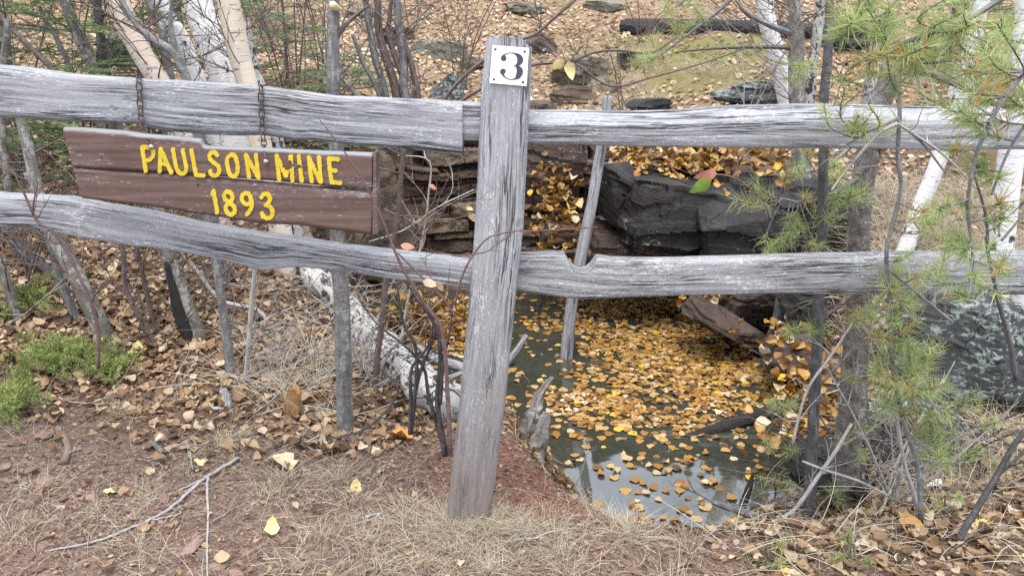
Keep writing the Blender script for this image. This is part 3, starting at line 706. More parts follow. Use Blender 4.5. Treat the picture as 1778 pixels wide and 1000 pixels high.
upper = plank([(108,222),(150,224),(215,229),(246,234),(300,238),(346,243),(351,252),(356,255),(420,257),(520,262),(646,267)], [(127,291.5),(200,296.5),(300,301),(400,309),(500,317),(646,331)], 'plank', 6, wear_top=.95)
lower = plank([(127,292.2),(200,298),(300,303),(400,312.5),(500,322),(648,336)], [(141,345),(250,358),(350,373),(452,389),(520,392),(644,409)], 'plank', 7)
part(slab([(648,266),(652,266),(656,406),(646.5,408)], SY - .002, .055), 'batten', M['sign'], sign, False)
part(slab([(560,272),(590,274),(594,400),(566,397)], SY + .023, .022), 'batten', M['sign'], sign, False)
part(slab([(170,232),(198,234),(204,352),(176,348)], SY + .023, .022), 'batten', M['sign'], sign, False)
def arc(cx, cy, rx, ry, a0=0, a1=360, n=13, sk=0.0):
    return [(cx + rx * math.cos(math.radians(a)) + sk * ry * math.sin(math.radians(a)), cy + ry * math.sin(math.radians(a))) for a in np.linspace(a0, a1, n)]
LET = [
 [[(246.5,256),(253,297)], [(246.5,256),(259,256.5),(265.5,263),(265,272),(258,278),(250,279)]],
 [[(278.5,259),(277,298)], [(278.5,259),(297,300)], [(278,284),(290,286)]],
 [[(300,260),(306,291),(313,301.5),(320.5,300),(323,291),(317,261)]],
 [[(332,261),(340,304)], [(340,304),(353,305.5)]],
 [[(377,270),(371,264.5),(364.5,268),(364.5,276),(372,283.5),(379.5,291),(380,300),(373,305.5),(366.5,302.5),(365,297.5)]],
 [[(402,268.5),(395,275),(394.5,287),(398,301),(405,307),(411,302),(412.5,289),(408.5,273),(402,268.5)]],
 [[(427,270),(432,307)], [(427,270),(448,308)], [(444,270),(449,308)]],
 [[(480,271),(485,313)], [(480,271),(496,305)], [(505,272),(497,305)], [(504.5,272),(508,314)]],
 [[(518.5,271.5),(524,314.5)]],
 [[(536,274),(541,315)], [(536,274),(556,316)], [(553.5,274),(557.5,316)]],
 [[(570.5,276),(575.5,317)], [(570.5,276),(587,277.5)], [(573,296.5),(582.5,297)], [(575.5,317),(591,318)]],
]
NUM = [
 [[(370.5,332),(377,369)], [(370.5,332),(369,337)]],
 [arc(396.3, 342, 7.2, 8.6, sk=.12), arc(399.6, 363.6, 8.0, 9.5, sk=.12)],
 [arc(427.8, 345.5, 8.0, 9.6, sk=.12), [(436,347),(437.5,354),(434.5,364),(429,372)]],
 [[(453.5,343),(457,338),(464,338),(468.5,344),(466.5,352),(461,356.5)], [(461,356.5),(468,359.5),(473,367),(471.5,375.5),(465,379.5),(458,377),(454.5,371)]],
]
M['letter_shade'] = m_flat('painted_letter_shadow', (.05, .03, .022), .9, .3, 200)  # shadow at the upper left of each letter, painted as a dark copy
def letter_shade(o, L, i):
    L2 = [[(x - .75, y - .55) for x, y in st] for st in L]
    part(strokes_mesh(L2, SY, 3.75, None, seed=50 + i, raise_=.0026, edge_noise=.5), 'letter_shade', M['letter_shade'], o, False)
for i, L in enumerate(LET):
    cut = [(499, 287, 8.5), (516, 286, 6.0)] if i == 7 else ([(519.5, 290, 3.2)] if i == 8 else ([(451, 999, 1)] if False else None))
    letter_shade(part(strokes_mesh(L, SY, 3.45, cut, seed=i, edge_noise=.6), 'letter', M['yellow'], upper, False, label='flaked letter' if i == 7 else None), L, i)
for i, L in enumerate(NUM): letter_shade(part(strokes_mesh(L, SY, 3.5, seed=20 + i, edge_noise=.6), 'numeral', M['yellow'], lower, False), L, 20 + i)
def chain(pts, name):
    P = spline([W(x, y, yy) for x, y, yy in pts], 400); s = np.concatenate([[0], np.cumsum(np.linalg.norm(np.diff(P, axis=0), axis=1))])
    root = None; pitch = .0185; L, Wd, wr = .0125, .0062, .0017; n = int(s[-1] / pitch)
    for k in range(n + 1):
        sc_ = min(k * pitch, s[-1]); c = np.array([np.interp(sc_, s, P[:, i]) for i in range(3)])
        e = np.array([np.interp(min(sc_ + .004, s[-1] + .004), s, P[:, i]) for i in range(3)]) - np.array([np.interp(max(sc_ - .004, 0), s, P[:, i]) for i in range(3)])
        e = e / np.linalg.norm(e); side = np.cross(e, [0, -1, 0]) if abs(e[1]) < .8 else np.array([1., 0, 0]); side /= np.linalg.norm(side); out = np.cross(side, e)
        ang = (0.15 if k % 2 else 1.25); sv = side * math.cos(ang) + out * math.sin(ang)
        a = np.linspace(0, 2 * math.pi, 17)[:-1]
        loop = np.array([c + e * (L * np.sign(math.sin(t)) * abs(math.sin(t)) ** .7) + sv * (Wd * np.sign(math.cos(t)) * abs(math.cos(t)) ** .7) for t in a]); loop = np.vstack([loop, loop[:2]])
        mb = MB(); mb.tube(loop, wr, 6, cap=False)
        if root is None: root = part(mb, 'chain', M['rust'], sign)
        else: part(mb, 'link', M['rust'], root)
    return root
chain([(243,139,FY+.02),(241,134,FY),(241,140,FY-.013),(243,175,FY-.016),(245,205,FY-.022),(250,225,FY-.04),(258,245,SY-.004),(262,252,SY-.004)], 'chain')
chain([(455,152,FY+.02),(453,149,FY),(453,158,FY-.013),(454,190,FY-.016),(456,230,FY-.022),(459,255,FY-.05),(461,270,SY-.004),(462,277,SY-.004)], 'chain')
nail(262.5, 255.5, SY - .004, .0072, 'bolt', sign, M['steel'], .75); nail(462, 281, SY - .004, .0072, 'bolt', sign, M['steel'], .75)
for x, y in [(177,275),(238,295),(344,321),(572,304)]: nail(x, y, SY + .0005, .0028, 'nail_hole', sign, M['burnt'], .3)
# the next posts along the fence, just outside the photograph, that carry the far ends of the rails
for dx, dz in ((W(-330, 200, FY)[0] - W(850, 200, FY)[0] + .05, .1), (W(2150, 200, FY)[0] - W(850, 200, FY)[0] - .05, .0)):
    o = post.copy(); COL.objects.link(o); o.parent = fence; o.location = post.location + Vector((float(dx), 0, dz))
# ------------------------------------------------------------------ trees, saplings, poles, logs
def wood_path(pts, Y, n=40, wob=0.0, seed=0):
    """pts: (px, py, width_px[, Y]) top to bottom -> points, radii"""
    q = np.array([[*W(p[0], p[1], p[3] if len(p) > 3 else Y), p[2]] for p in pts])
    s = spline(q, n); P = s[:, :3]
    if wob: P = P + wob * np.stack([fbm(P[:, 2] * 3, seed, 0, seed, 3), fbm(P[:, 2] * 3, seed, 5, seed + 1, 3), 0 * P[:, 2]], -1)
    R = np.array([rpx(w_, p) for w_, p in zip(s[:, 3], P)]); return P, R
def side_twigs(mb, P, R, n, length, seed, rad=.004, up=.6, fork=2, lo=0.0, hi=1.0, fan=1.0, sides=4):
    rs = np.random.RandomState(seed)
    for _ in range(n):
        k = int((lo + (hi - lo) * rs.rand()) * (len(P) - 1)); p = P[k]
        a = rs.uniform(0, 2 * math.pi); d = np.array([math.cos(a), math.sin(a) * fan, up * rs.uniform(.3, 1.6)]); d /= np.linalg.norm(d)
        twig(mb, p, d, length * rs.uniform(.5, 1.2), min(rad, R[k] * .7) * rs.uniform(.7, 1.1), rs, fork, sides)
def twig(mb, p, d, L, r, rs, fork=2, sides=4):
    n = 8; pts = [p]; dd = d.copy()
    for i in range(n - 1):
        dd = dd + rs.normal(size=3) * .13 + np.array([0, 0, .03]); dd /= np.linalg.norm(dd); pts.append(pts[-1] + dd * L / (n - 1))
    pts = np.array(pts); mb.tube(pts, np.linspace(r, r * .35, n), sides, rs.rand(), False)
    if fork > 0:
        for _ in range(rs.randint(1, 4)):
            k = rs.randint(2, n - 1); e = dd + rs.normal(size=3) * .55; e /= np.linalg.norm(e)
            twig(mb, pts[k], e, L * rs.uniform(.35, .65), r * .6, rs, fork - 1, sides)
def up_extend(pts, top_py=-500, drift=None):
    """carry a stem on above the frame"""
    a, b_ = pts[0], pts[1]; k = (a[1] - top_py) / max(1, (b_[1] - a[1]))
    ex = (a[0] + (a[0] - b_[0]) * k * .8, top_py, max(a[2] * .75, 3)) + tuple(a[3:])
    return [ex] + list(pts)
def tree(name, label, cat, pts, Y, mat, seed=0, group=None, wob=.006, sides=14, twn=0, twl=.5, twmat='twig', lo=0, hi=.9, up=True, rough=.10, extra=(), flare=1.0, sink=.06):
    if up and pts[0][1] < 20: pts = up_extend(pts)
    P, R = wood_path(pts, Y, 60, wob, seed)
    g = G(P[-1, 0], P[-1, 1])
    if P[-1, 2] > g - .02:                                            # run the trunk down into the soil
        d = P[-1] - P[-4]; d /= np.linalg.norm(d); d = d * .5 + np.array([0, 0, -.5]); d /= np.linalg.norm(d)
        t = max(.02, (P[-1, 2] - g + sink) / max(.3, -d[2])); n2 = 8
        add = P[-1] + d * np.linspace(t / n2, t, n2)[:, None]; P = np.vstack([P, add]); R = np.concatenate([R, R[-1] * np.linspace(1, 1.12 * flare, n2)])
    root = thing(name, label, cat, P[-1], group)
    mb = MB(); mb.tube(P, R, sides, .5, True, rough, seed); part(mb, 'trunk', M[mat], root)
    for (bp, bY, bm) in extra:
        bP, bR = wood_path(bp, bY, 24, .004, seed + 5); mb = MB(); mb.tube(bP, bR, 8, .5, True, .05, seed); 
        side_twigs(mb, bP, bR, max(2, len(bP) // 8), .25, seed + 9, .003); part(mb, 'branch', M[bm], root)
    if twn:
        mb = MB(); side_twigs(mb, P, R, twn, twl, seed + 50, lo=lo, hi=hi); part(mb, 'twigs', M[twmat], root, kind='stuff')
    return root
GT = None
# -- birches on the left
tree('birch_tree', 'pinkish tan birch trunk leaning behind the left chain of the sign', 'tree', [(200,-10,38),(240,80,38),(278,145,36),(325,235,36),(385,390,36),(408,440,40)], 3.75, 'birch_pink', 1, rough=.05, twn=14, twl=.5, hi=.5)
tree('birch_tree', 'bright white birch trunk, the thickest of the birches behind the sign', 'tree', [(340,-10,50),(366,60,54),(395,145,56),(410,245,56),(425,370,58),(430,420,64)], 4.1, 'birch_white', 2, rough=.05, twn=14, twl=.6, hi=.5)
tree('birch_tree', 'smooth cream birch trunk rising behind the right chain of the sign', 'tree', [(396,-5,38),(412,80,38),(432,150,36),(452,245,38),(487,400,38),(494,470,42),(498,520,46)], 3.62, 'birch_cream', 3, rough=.05, twn=10, twl=.4, hi=.5)
tree('birch_tree', 'slim white birch stem leaning just left of the thick white birch', 'tree', [(272,-10,30),(310,60,32),(338,130,34),(372,230,34),(398,330,36)], 4.4, 'birch_white', 4, rough=.05)
tree('birch_tree', 'thin black and white birch stem close beside the cream birch', 'tree', [(425,40,14),(440,120,20),(455,160,22),(482,245,24),(512,400,26),(520,480,28)], 3.95, 'birch_log', 5, rough=.08, twn=10, twl=.4, hi=.5)
# -- grey saplings on the left
tree('alder_sapling', 'straight grey sapling with a sawn knot standing just behind the fence right of the sign', 'tree', [(577,-10,20),(576,60,22),(574,165,23),(584,300,25),(590,480,27),(597,752,29)], 2.42, 'bark_grey', 6, rough=.03, extra=[([(640,10,5),(604,40,8),(580,70,10)], 2.42, 'twig'), ([(560,150,3),(545,170,5),(574,200,7)], 2.42, 'twig')])
mbk = MB(); kp = W(578, 9, 2.36); mbk.tube(np.array([kp, kp + [0, .05, -.01]]), .011, 10); tag(part(mbk, 'sawn_knot', m_flat('fresh_sawn_wood', (.58, .45, .27), .8), bpy.data.objects['alder_sapling']), None)
tree('alder_tree', 'smooth grey trunk at the upper left leaning towards the birches', 'tree', [(108,-10,20),(135,60,21),(168,130,23),(205,230,25),(240,330,26)], 4.1, 'bark_lich', 7, twn=22, twl=.6)
tree('alder_tree', 'lichen spotted grey trunk with a blackened foot under the lower left rail', 'tree', [(20,150,14),(38,225,17),(68,335,22),(105,430,27),(150,520,29),(178,580,30),(195,622,34)], 2.95, 'bark_lich', 8, twn=16, twl=.4, flare=1.2)
tree('alder_sapling', 'slim dark stem rising just left of the lichen spotted trunk', 'tree', [(40,300,8),(78,400,11),(112,500,13),(140,570,14),(160,612,15)], 3.02, 'bark_grey', 9, twn=8, twl=.3)
r_ = tree('alder_tree', 'grey trunk split open along a charred side beneath the sign', 'tree', [(262,330,22),(285,420,25),(310,500,28),(335,560,29),(352,615,34)], 2.98, 'bark_lich', 10, twn=10, twl=.3, flare=1.2)
P_, R_ = wood_path([(288,455,9),(303,510,20),(318,560,26),(338,612,20)], 2.945, 20); mb_ = MB(); mb_.tube(P_, R_ * .8, 8, .5, True, .25, 3); part(mb_, 'charred_split', M['burnt'], r_)
tree('alder_sapling', 'straight pale grey sapling standing under the middle of the sign', 'tree', [(345,300,11),(366,420,13),(380,500,15),(395,600,16),(405,672,17)], 2.72, 'bark_grey', 11, twn=6, twl=.3)
tree('alder_sapling', 'thin pale upright stick hanging below the knot of the lower left rail', 'tree', [(446,430,6),(440,480,8),(432,580,9),(424,676,9)], 2.70, 'twig_grey', 12, sides=8)
tree('alder_tree', 'grey forked stem between the slim trunk and the pink birch at the top left', 'tree', [(205,-10,9),(255,60,13),(303,92,15),(318,120,15),(326,145,16),(350,260,17),(380,430,18),(398,500,18)], 3.35, 'bark_grey', 13, twn=16, twl=.5, extra=[([(300,-20,5),(296,40,8),(306,95,10)], 3.35, 'bark_grey')])
tree('alder_tree', 'brownish grey stem crossing the slim leaning birch', 'tree', [(250,-10,10),(278,50,13),(287,100,13),(296,140,15),(320,250,17),(345,350,18)], 3.9, 'bark_grey', 14, twn=14, twl=.5)
k = 0
for lab, pts, Y, mat in [
  ('dark slanting stem under the lower left rail at the left edge', [(-50,330,12),(5,400,17),(40,440,17),(85,476,18)], 3.3, 'bark_dark'),
  ('lichen pale stem at the left edge below the lower rail', [(-30,400,14),(0,470,16),(28,545,18)], 3.0, 'bark_lich'),
  ('leaning bare stem at the far left above the upper rail', [(-20,-10,9),(40,70,10),(95,125,11),(190,240,12)], 3.9, 'twig'),
  ('thin bare stem crossing above the upper left rail', [(60,-10,7),(95,60,8),(125,125,9),(180,240,10)], 4.2, 'bark_grey'),
  ('knobbly bare stem in the upper left corner', [(10,20,8),(12,60,11),(6,115,12),(4,240,12)], 3.5, 'bark_lich'),
  ('wiry brown stem hanging under the lower left rail left of the split trunk', [(200,380,6),(213,430,8),(222,500,9),(250,560,9),(275,605,10)], 2.9, 'twig'),
  ('wiry brown stem hanging beside the split trunk', [(222,390,6),(240,440,8),(258,520,9),(272,565,9),(292,598,9)], 3.0, 'twig'),
  ('thin wand bending across the leaf litter under the sign', [(310,430,6),(345,470,8),(385,520,8),(450,540,8),(480,590,8)], 3.1, 'twig_grey'),
  ('pale straight wand left of the pink birch', [(180,-10,6),(210,40,7),(245,120,8),(285,230,8),(330,400,9)], 4.3, 'bark_grey')]:
    tree('bare_sapling', lab, 'sapling', pts, Y, mat, 60 + k, sides=8, twn=12, twl=.35, rough=.05); k += 1
# -- multi stemmed alder left of the post
ac = thing('alder_shrub', 'clump of slender alder stems rising behind the upper rail left of the number post', 'shrub', onG(700, 240))
for i, pts in enumerate([[(632,-20,10),(640,60,11),(668,170,13),(695,262,13)],[(655,-20,12),(662,60,14),(690,180,15),(702,262,15)],[(692,-20,12),(698,80,15),(705,180,16),(706,262,16)],
                         [(680,-10,7),(676,60,10),(700,150,11),(708,262,12)],[(614,60,6),(636,120,8),(655,160,9),(690,262,10)],[(700,60,8),(716,120,11),(726,170,12),(716,262,12)],[(575,120,5),(600,140,6),(640,190,8),(690,262,9)]]):
    if pts[0][1] < 20: pts = up_extend(pts)
    P, R = wood_path(pts, 5.2, 40, .012, 100 + i); mb = MB(); mb.tube(P, R, 8, .5, True, .08, i); side_twigs(mb, P, R, 7, .7, 130 + i, .004, .5, 2, 0, .8); part(mb, 'stem', M['twig'] if i % 2 else M['bark_grey'], ac)
tree('bare_sapling', 'thin brown stem running down past the right end of the sign', 'sapling', [(720,150,8),(702,260,9),(690,380,9),(668,500,10),(652,680,12)], 2.75, 'twig', 81, sides=8, twn=10, twl=.4, rough=.05)
# -- leaning pole in the pit, and the short dark post at the right of the pool
pole = thing('leaning_pole', 'grey dead pole leaning out of the pool behind the right hand rails', 'pole', atZ(985, 612, ZW))
P, R = wood_path([(1056,168,17,4.5),(1048,230,18,4.45),(1030,340,20,4.35),(1012,430,21,4.27),(992,540,22,4.2),(985,612,23,4.15),(978,680,23,4.1)], 4.2, 50, .004, 2); mb = MB(); mb.tube(P, R, 12, .5, True, .12, 5); part(mb, 'shaft', M['pole'], pole)
dp = thing('sunken_post', 'short dark rotten post leaning in the corner of the pool under the lower right rail', 'post', atZ(1335, 630, ZW))
P, R = wood_path([(1362,505,26),(1352,560,26),(1335,630,28),(1325,670,28)], 4.0, 24, .004, 4); mb = MB(); mb.tube(P, R, 9, .5, True, .2, 8); part(mb, 'shaft', M['bark_dark'], dp)
# -- fallen birch log and driftwood on the left bank
lg = thing('fallen_log', 'rough white fallen birch log sloping down the bank into the pool left of the post', 'log', W(660, 600, 4.0))
lp = [(520,445,58),(560,500,62),(600,548,66),(660,608,72),(720,660,74),(790,712,76)]
lw = []
for px, py, wd in lp:
    g = onG(px, py + wd * .3); g[2] = max(g[2], ZW - .02); r0 = rpx(wd, g); lw.append([g[0], g[1], g[2] + r0 * .75, r0])
s_ = spline(np.array(lw), 60); P, R = s_[:, :3], s_[:, 3]
mb = MB(); mb.tube(P, R * .86, 26, .5, True, .22, 6, 0, 14); part(mb, 'trunk', M['birch_log'], lg)
mb = MB(); Pb, Rb = wood_path([(795,690,12,3.3),(760,668,10,3.35),(730,662,9,3.45)], 3.4, 10); mb.tube(Pb, Rb, 8); part(mb, 'branch_stub', M['birch_log'], lg)
dw = thing('driftwood', 'bleached forked piece of driftwood lying at the water edge just left of the post', 'driftwood', atZ(780, 630, ZW))
mb = MB(); P, R = wood_path([(725,600,10,3.75),(752,622,18,3.7),(790,634,20,3.65),(828,650,18,3.55)], 3.6, 24, .006, 9); mb.tube(P, R, 10, .5, True, .2, 3); part(mb, 'limb', M['pole'], dw)
mb = MB(); P, R = wood_path([(822,640,9,3.6),(765,662,10,3.55),(728,668,9,3.5)], 3.6, 16, .006, 9); mb.tube(P, R, 8, .5, True, .2, 4); part(mb, 'limb', M['pole'], dw)
sn = thing('driftwood', 'thin grey snag slanting out of the green water right of the post', 'driftwood', atZ(885, 625, ZW))
mb = MB(); P, R = wood_path([(915,582,9,3.75),(900,605,10,3.7),(880,632,11,3.62)], 3.7, 14, .003, 2); mb.tube(P, R, 8, .5, True, .2, 4); part(mb, 'limb', M['pole'], sn)
rs_ = thing('rotten_stump', 'crumbling dark stump with a slanting broken limb on the bank right of the post', 'stump', onG(900, 790))
for i, pts in enumerate([[(966,655,9,2.75),(945,688,20,2.7),(925,735,26,2.62),(900,790,34,2.55)],[(835,660,14,2.7),(862,720,26,2.65),(885,780,30,2.55)],[(940,715,12,2.6),(930,755,30,2.55),(918,800,44,2.5)],[(868,730,16,2.5),(885,765,18,2.48),(900,800,16,2.46)]]):
    P, R = wood_path(pts, 2.6, 70, .02, 30 + i); mb = MB(); mb.tube(P, R * .8, 22, .5, True, .7, 40 + i, 0, 22); part(mb, 'limb', M['bark_pine'] if i != 1 else M['pole'], rs_)
# -- right side
tree('birch_tree', 'white birch trunk at the upper right beside the charred log', 'tree', [(1326,-10,28),(1338,60,30),(1352,110,30),(1368,185,32),(1385,300,34)], 5.6, 'birch_white', 20, rough=.04, twn=16, twl=.9, hi=.6)
tree('alder_tree', 'dark ridged trunk with pale patches standing right of the white birch', 'tree', [(1378,-10,20),(1382,60,24),(1385,185,27),(1393,280,32),(1392,440,36),(1392,500,38)], 4.6, 'bark_lich', 21, rough=.16, twn=20, twl=.8, hi=.6, extra=[([(1278,0,4),(1300,25,7),(1345,48,10),(1385,62,13)], 4.6, 'bark_grey'), ([(1180,90,3),(1250,84,5),(1330,82,7),(1384,84,9)], 4.6, 'twig')])
tree('alder_tree', 'pale barked slim trunk between the dark ridged trunk and the straight dark sapling', 'tree', [(1424,-10,16),(1418,60,18),(1410,120,18),(1405,185,20),(1400,300,22)], 5.2, 'birch_log', 22, rough=.08, twn=12, twl=.6)
tree('young_tree', 'straight dark grey sapling rooted at the near right bank, crossing both right hand rails', 'tree', [(1442,-10,15),(1437,100,16),(1431,185,17),(1430,260,17),(1426,440,18),(1420,580,19),(1410,760,20),(1405,900,22)], 2.14, 'bark_dark', 23, rough=.04, twn=8, twl=.3, lo=.35)
tree('birch_tree', 'thin white birch slanting behind the right hand rails', 'tree', [(1710,-10,22),(1690,80,22),(1668,180,24),(1635,265,27),(1605,340,27),(1572,430,28),(1550,490,30)], 3.6, 'birch_white', 24, rough=.05, twn=10, twl=.5, hi=.6)
tree('birch_tree', 'pale birch trunk half hidden by pine needles above the upper right rail', 'tree', [(1535,20,30),(1522,100,32),(1510,190,34),(1490,320,36)], 5.2, 'birch_log', 25, rough=.06)
tree('birch_tree', 'smooth white birch with dark eyes at the right edge', 'tree', [(1785,-10,34),(1780,60,36),(1768,180,40),(1752,290,42),(1737,400,44),(1728,480,46)], 3.35, 'birch_white', 26, rough=.03, twn=6, twl=.5, hi=.6)
tree('birch_tree', 'white birch foot at the right edge below the lower rail', 'tree', [(1815,380,44),(1795,480,46),(1778,580,48),(1772,690,52)], 2.9, 'birch_white', 27, rough=.04)
tree('birch_tree', 'slender white birch leaning behind the pine boughs in the upper right', 'tree', [(1700,-10,26),(1692,60,28),(1672,130,30),(1650,215,32)], 6.0, 'birch_white', 28, rough=.05)
# charred log on the hill
cl = thing('charred_log', 'long charred black log lying across the leafy slope at the upper right', 'log', W(1290, 50, 8.2))
P = spline([onG(1080,56), onG(1180,56), onG(1330,60), onG(1430,66), onG(1500,70)], 50); P[:, 2] += .05; R = np.array([rpx(27, p) for p in P]); mb = MB(); mb.tube(P, R, 14, .5, True, .3, 12); part(mb, 'trunk', M['char'], cl)
mb = MB(); P = spline([onG(1085,56), onG(1120,56), onG(1168,56)], 12) + [0, -.03, .12]; R = np.array([rpx(9, p) for p in P]); mb.tube(P, R, 8, .5, True, .2, 3); part(mb, 'peeled_strip', m_flat('bare_red_wood', (.22, .12, .08), .9), cl)
l2 = thing('charred_log', 'short black charred log end lying among the trunks at the upper right', 'log', W(1470, 75, 7.4))
P = spline([onG(1415,80), onG(1470,86), onG(1540,92)], 24); P[:, 2] += .04; R = np.array([rpx(23, p) for p in P]); mb = MB(); mb.tube(P, R, 12, .5, True, .3, 13); part(mb, 'trunk', M['char'], l2)
sl_ = thing('sunken_log', 'black waterlogged log lying low in the leaves at the right of the pool', 'log', atZ(1290, 700, ZW))
P, R = wood_path([(1400,640,26,3.55),(1340,668,26,3.4),(1270,705,24,3.3),(1195,748,16,3.22)], 3.4, 40, .006, 8); P[:, 2] = ZW + .0 + .03 * np.linspace(1.3, -.3, 40); mb = MB(); mb.tube(P, R, 10, .5, True, .25, 14); part(mb, 'trunk', M['burnt'], sl_)
ps = thing('broken_stick', 'grey stick with a cut end poking over the water at the near right bank', 'stick', onG(1290, 880))
P, R = wood_path([(1240,872,9,2.3),(1275,885,11,2.25),(1320,900,12,2.2)], 2.2, 12); mb = MB(); mb.tube(P, R, 8); side_twigs(mb, P, R, 5, .25, 5, .004, .2); part(mb, 'shaft', M['bark_grey'], ps)
sp_ = thing('black_stake', 'pointed black splinter of wood standing at the near right water edge', 'stick', onG(1305, 860))
P, R = wood_path([(1308,822,5,2.42),(1302,845,12,2.4),(1290,880,14,2.36)], 2.4, 12); mb = MB(); mb.tube(P, R, 6, .5, True, .2, 1); part(mb, 'shaft', M['burnt'], sp_)
# ------------------------------------------------------------------ loose rocks and slabs
def rk(px, py, wpx, hpx, Y, depth, name, label, seed, mat, cat='rock', group=None, rot=0.0, **kw):
    if Y >= 5.4:
        c = onG(px, py + hpx * .25); wpx *= 1.05; hpx *= 1.1
    else: c = W(px, py, Y)
    k = proj(c)[2] / FPX
    kw.setdefault('blocks', .16); kw.setdefault('res', int(np.clip(wpx / 3.5, 12, 46)))
    return put_rock(name, label, cat, c, (wpx * k, depth, hpx * k), seed, mat, group, rot=rot, **kw)
RD, RB, RL, RM = M['rock_dark'], M['rock_brown'], M['rock_lich'], M['rock_mossy']
rk(1185, 385, 230, 150, 4.75, .8, 'rock_slab', 'large dark faceted slab of rock under the upper right rail', 5, RD, rot=(0, .12, .25), cuts=8, rough=.03)
rk(1310, 385, 190, 150, 4.55, .7, 'rock_slab', 'blocky dark rock with a vertical crack left of the straight dark sapling', 9, RD, rot=(0, -.1, -.2), cuts=8, rough=.03)
rk(1405, 395, 150, 170, 4.5, .6, 'rock_slab', 'shadowed dark rock behind the pine needles right of the blocky dark rock', 63, RD, rot=(0, .05, -.1), cuts=8)
rk(1110, 470, 240, 60, 4.8, .4, 'rock_slab', 'low dark ledge at the back of the pool hidden partly by the notched rail', 65, RD, rot=(0, .03, .05), cuts=7)
rk(1075, 330, 130, 110, 4.95, .6, 'rock_slab', 'dark leaning slab with leaves on top right behind the leaning pole', 11, RD, rot=(0, .5, .1), cuts=7, rough=.03)
rk(955, 290, 110, 140, 5.05, .5, 'rock_slab', 'dark upright slab just right of the post under the upper rail', 15, RB, rot=(0, .05, .1), cuts=7)
rk(1060, 420, 110, 60, 4.9, .4, 'rock', 'squared reddish brown block low at the back of the pool behind the leaning pole', 17, RB, rot=(0, .1, .3), cuts=8)
rk(1150, 430, 120, 46, 4.85, .4, 'rock', 'flat brown block at the water line beneath the large dark slab', 19, RB, rot=(0, .05, .1), cuts=8, strata=.2)
rk(1258, 560, 150, 38, 4.15, .35, 'rock_slab', 'slanting reddish brown slab running into the water under the lower right rail', 21, RB, rot=(0, .42, -.35), cuts=8, rough=.03)
rk(1300, 520, 110, 50, 4.4, .4, 'rock', 'brown angular rock on top of the slanting slab by the water', 23, RB, rot=(0, .2, .2), cuts=9)
rk(1395, 530, 90, 80, 3.9, .4, 'rock', 'dark grey rock behind the straight dark sapling at the right of the pool', 25, RD, rot=(0, 0, .2), cuts=9)
rk(1380, 610, 110, 70, 3.75, .4, 'rock', 'brown rock with fallen leaves on it beside the sunken post', 26, RB, rot=(0, .1, .5), cuts=9)
rk(1685, 640, 215, 260, 2.95, .5, 'boulder', 'big dark boulder crusted with pale lichen at the right edge below the rail', 27, RL, rot=(0, 0, .15), cuts=7, flat=.5, rough=.05, res=26, strata=.06)
rk(1590, 760, 150, 110, 2.7, .35, 'boulder', 'low dark rock in the shade at the foot of the lichen crusted boulder', 28, RL, rot=(0, .1, .4), cuts=9, rough=.06)
rk(1440, 815, 110, 80, 2.45, .3, 'rock', 'shadowed dark rock between the sapling and the pine trunk at the near bank', 29, RD, rot=(0, 0, .4), cuts=9)
rk(575, 590, 80, 130, 4.0, .3, 'rock', 'brown weathered rock under the log left of the grey sapling', 31, RM, rot=(0, .1, .3), cuts=9)
rk(668, 385, 100, 220, 4.3, .5, 'rock_slab', 'brown layered outcrop of rock just below the right end of the sign', 61, M['rock'], rot=(0, .05, .2), cuts=7, blocks=.22)
rk(540, 425, 110, 70, 4.6, .4, 'rock', 'ochre brown rock showing below the right end of the sign', 33, M['rock'], rot=(0, .1, .3), cuts=9)
rk(765, 90, 90, 55, 7.2, .5, 'rock', 'flat topped grey rock on the slope left of the number plate', 35, RM, rot=(0, .1, .4), cuts=9)
rk(775, 150, 70, 75, 6.2, .4, 'rock', 'lichen covered grey rock just above the rail left of the post', 37, RL, rot=(0, .2, .4), cuts=8)
rk(938, 72, 60, 40, 7.4, .4, 'rock', 'small angular grey rock just right of the top of the post', 39, RB, rot=(0, .5, .4), cuts=8)
rk(1000, 118, 110, 60, 6.6, .5, 'rock', 'broad brown rock in the slope right of the number plate', 41, RM, rot=(0, .05, .2), cuts=8)
rk(1048, 142, 50, 60, 6.2, .3, 'rock', 'pointed grey rock standing in the leaves below the broad brown rock', 43, RM, rot=(0, .5, .3), cuts=8)
rk(1092, 103, 40, 35, 6.7, .3, 'rock', 'small bluish grey square rock right of the broad brown rock', 45, RD, cuts=8)
rk(945, 188, 60, 40, 5.6, .4, 'rock', 'grey rock half hidden by the upper rail right of the post', 47, RB, cuts=8)
rk(1300, 158, 110, 50, 5.6, .5, 'rock', 'dark weathered rock among leaves left of the upper right birch', 49, RL, cuts=8)
rk(1125, 180, 70, 40, 5.5, .4, 'rock', 'dark hollow edged rock on the crest above the pit', 51, RD, cuts=8)
rk(910, 15, 80, 28, 9.3, .5, 'rock', 'flat grey rock near the top edge above the post', 53, RM, cuts=8)
rk(1060, 5, 90, 22, 9.8, .5, 'rock', 'long grey rock at the top edge right of the post', 55, RM, cuts=8)
rk(505, 703, 30, 68, 2.5, .03, 'rock', 'thin orange brown stone slab standing on edge beside the grey sapling', 57, m_flat('rusty_orange_stone', (.27, .15, .065), .9, .4, 20), rot=(0, .25, .2), cuts=6, rough=.05)
rk(985, 165, 100, 44, 5.8, .4, 'rock', 'brown ledge of rock just above the right hand rail near the post', 75, M['rock'], cuts=8)
rk(690, 60, 60, 40, 7.6, .4, 'rock', 'brown rock among the alder stems up the slope', 79, RB, cuts=8)
rk(830, 110, 70, 40, 6.5, .4, 'rock', 'brown rock close to the left of the number plate', 81, M['rock'], cuts=8)
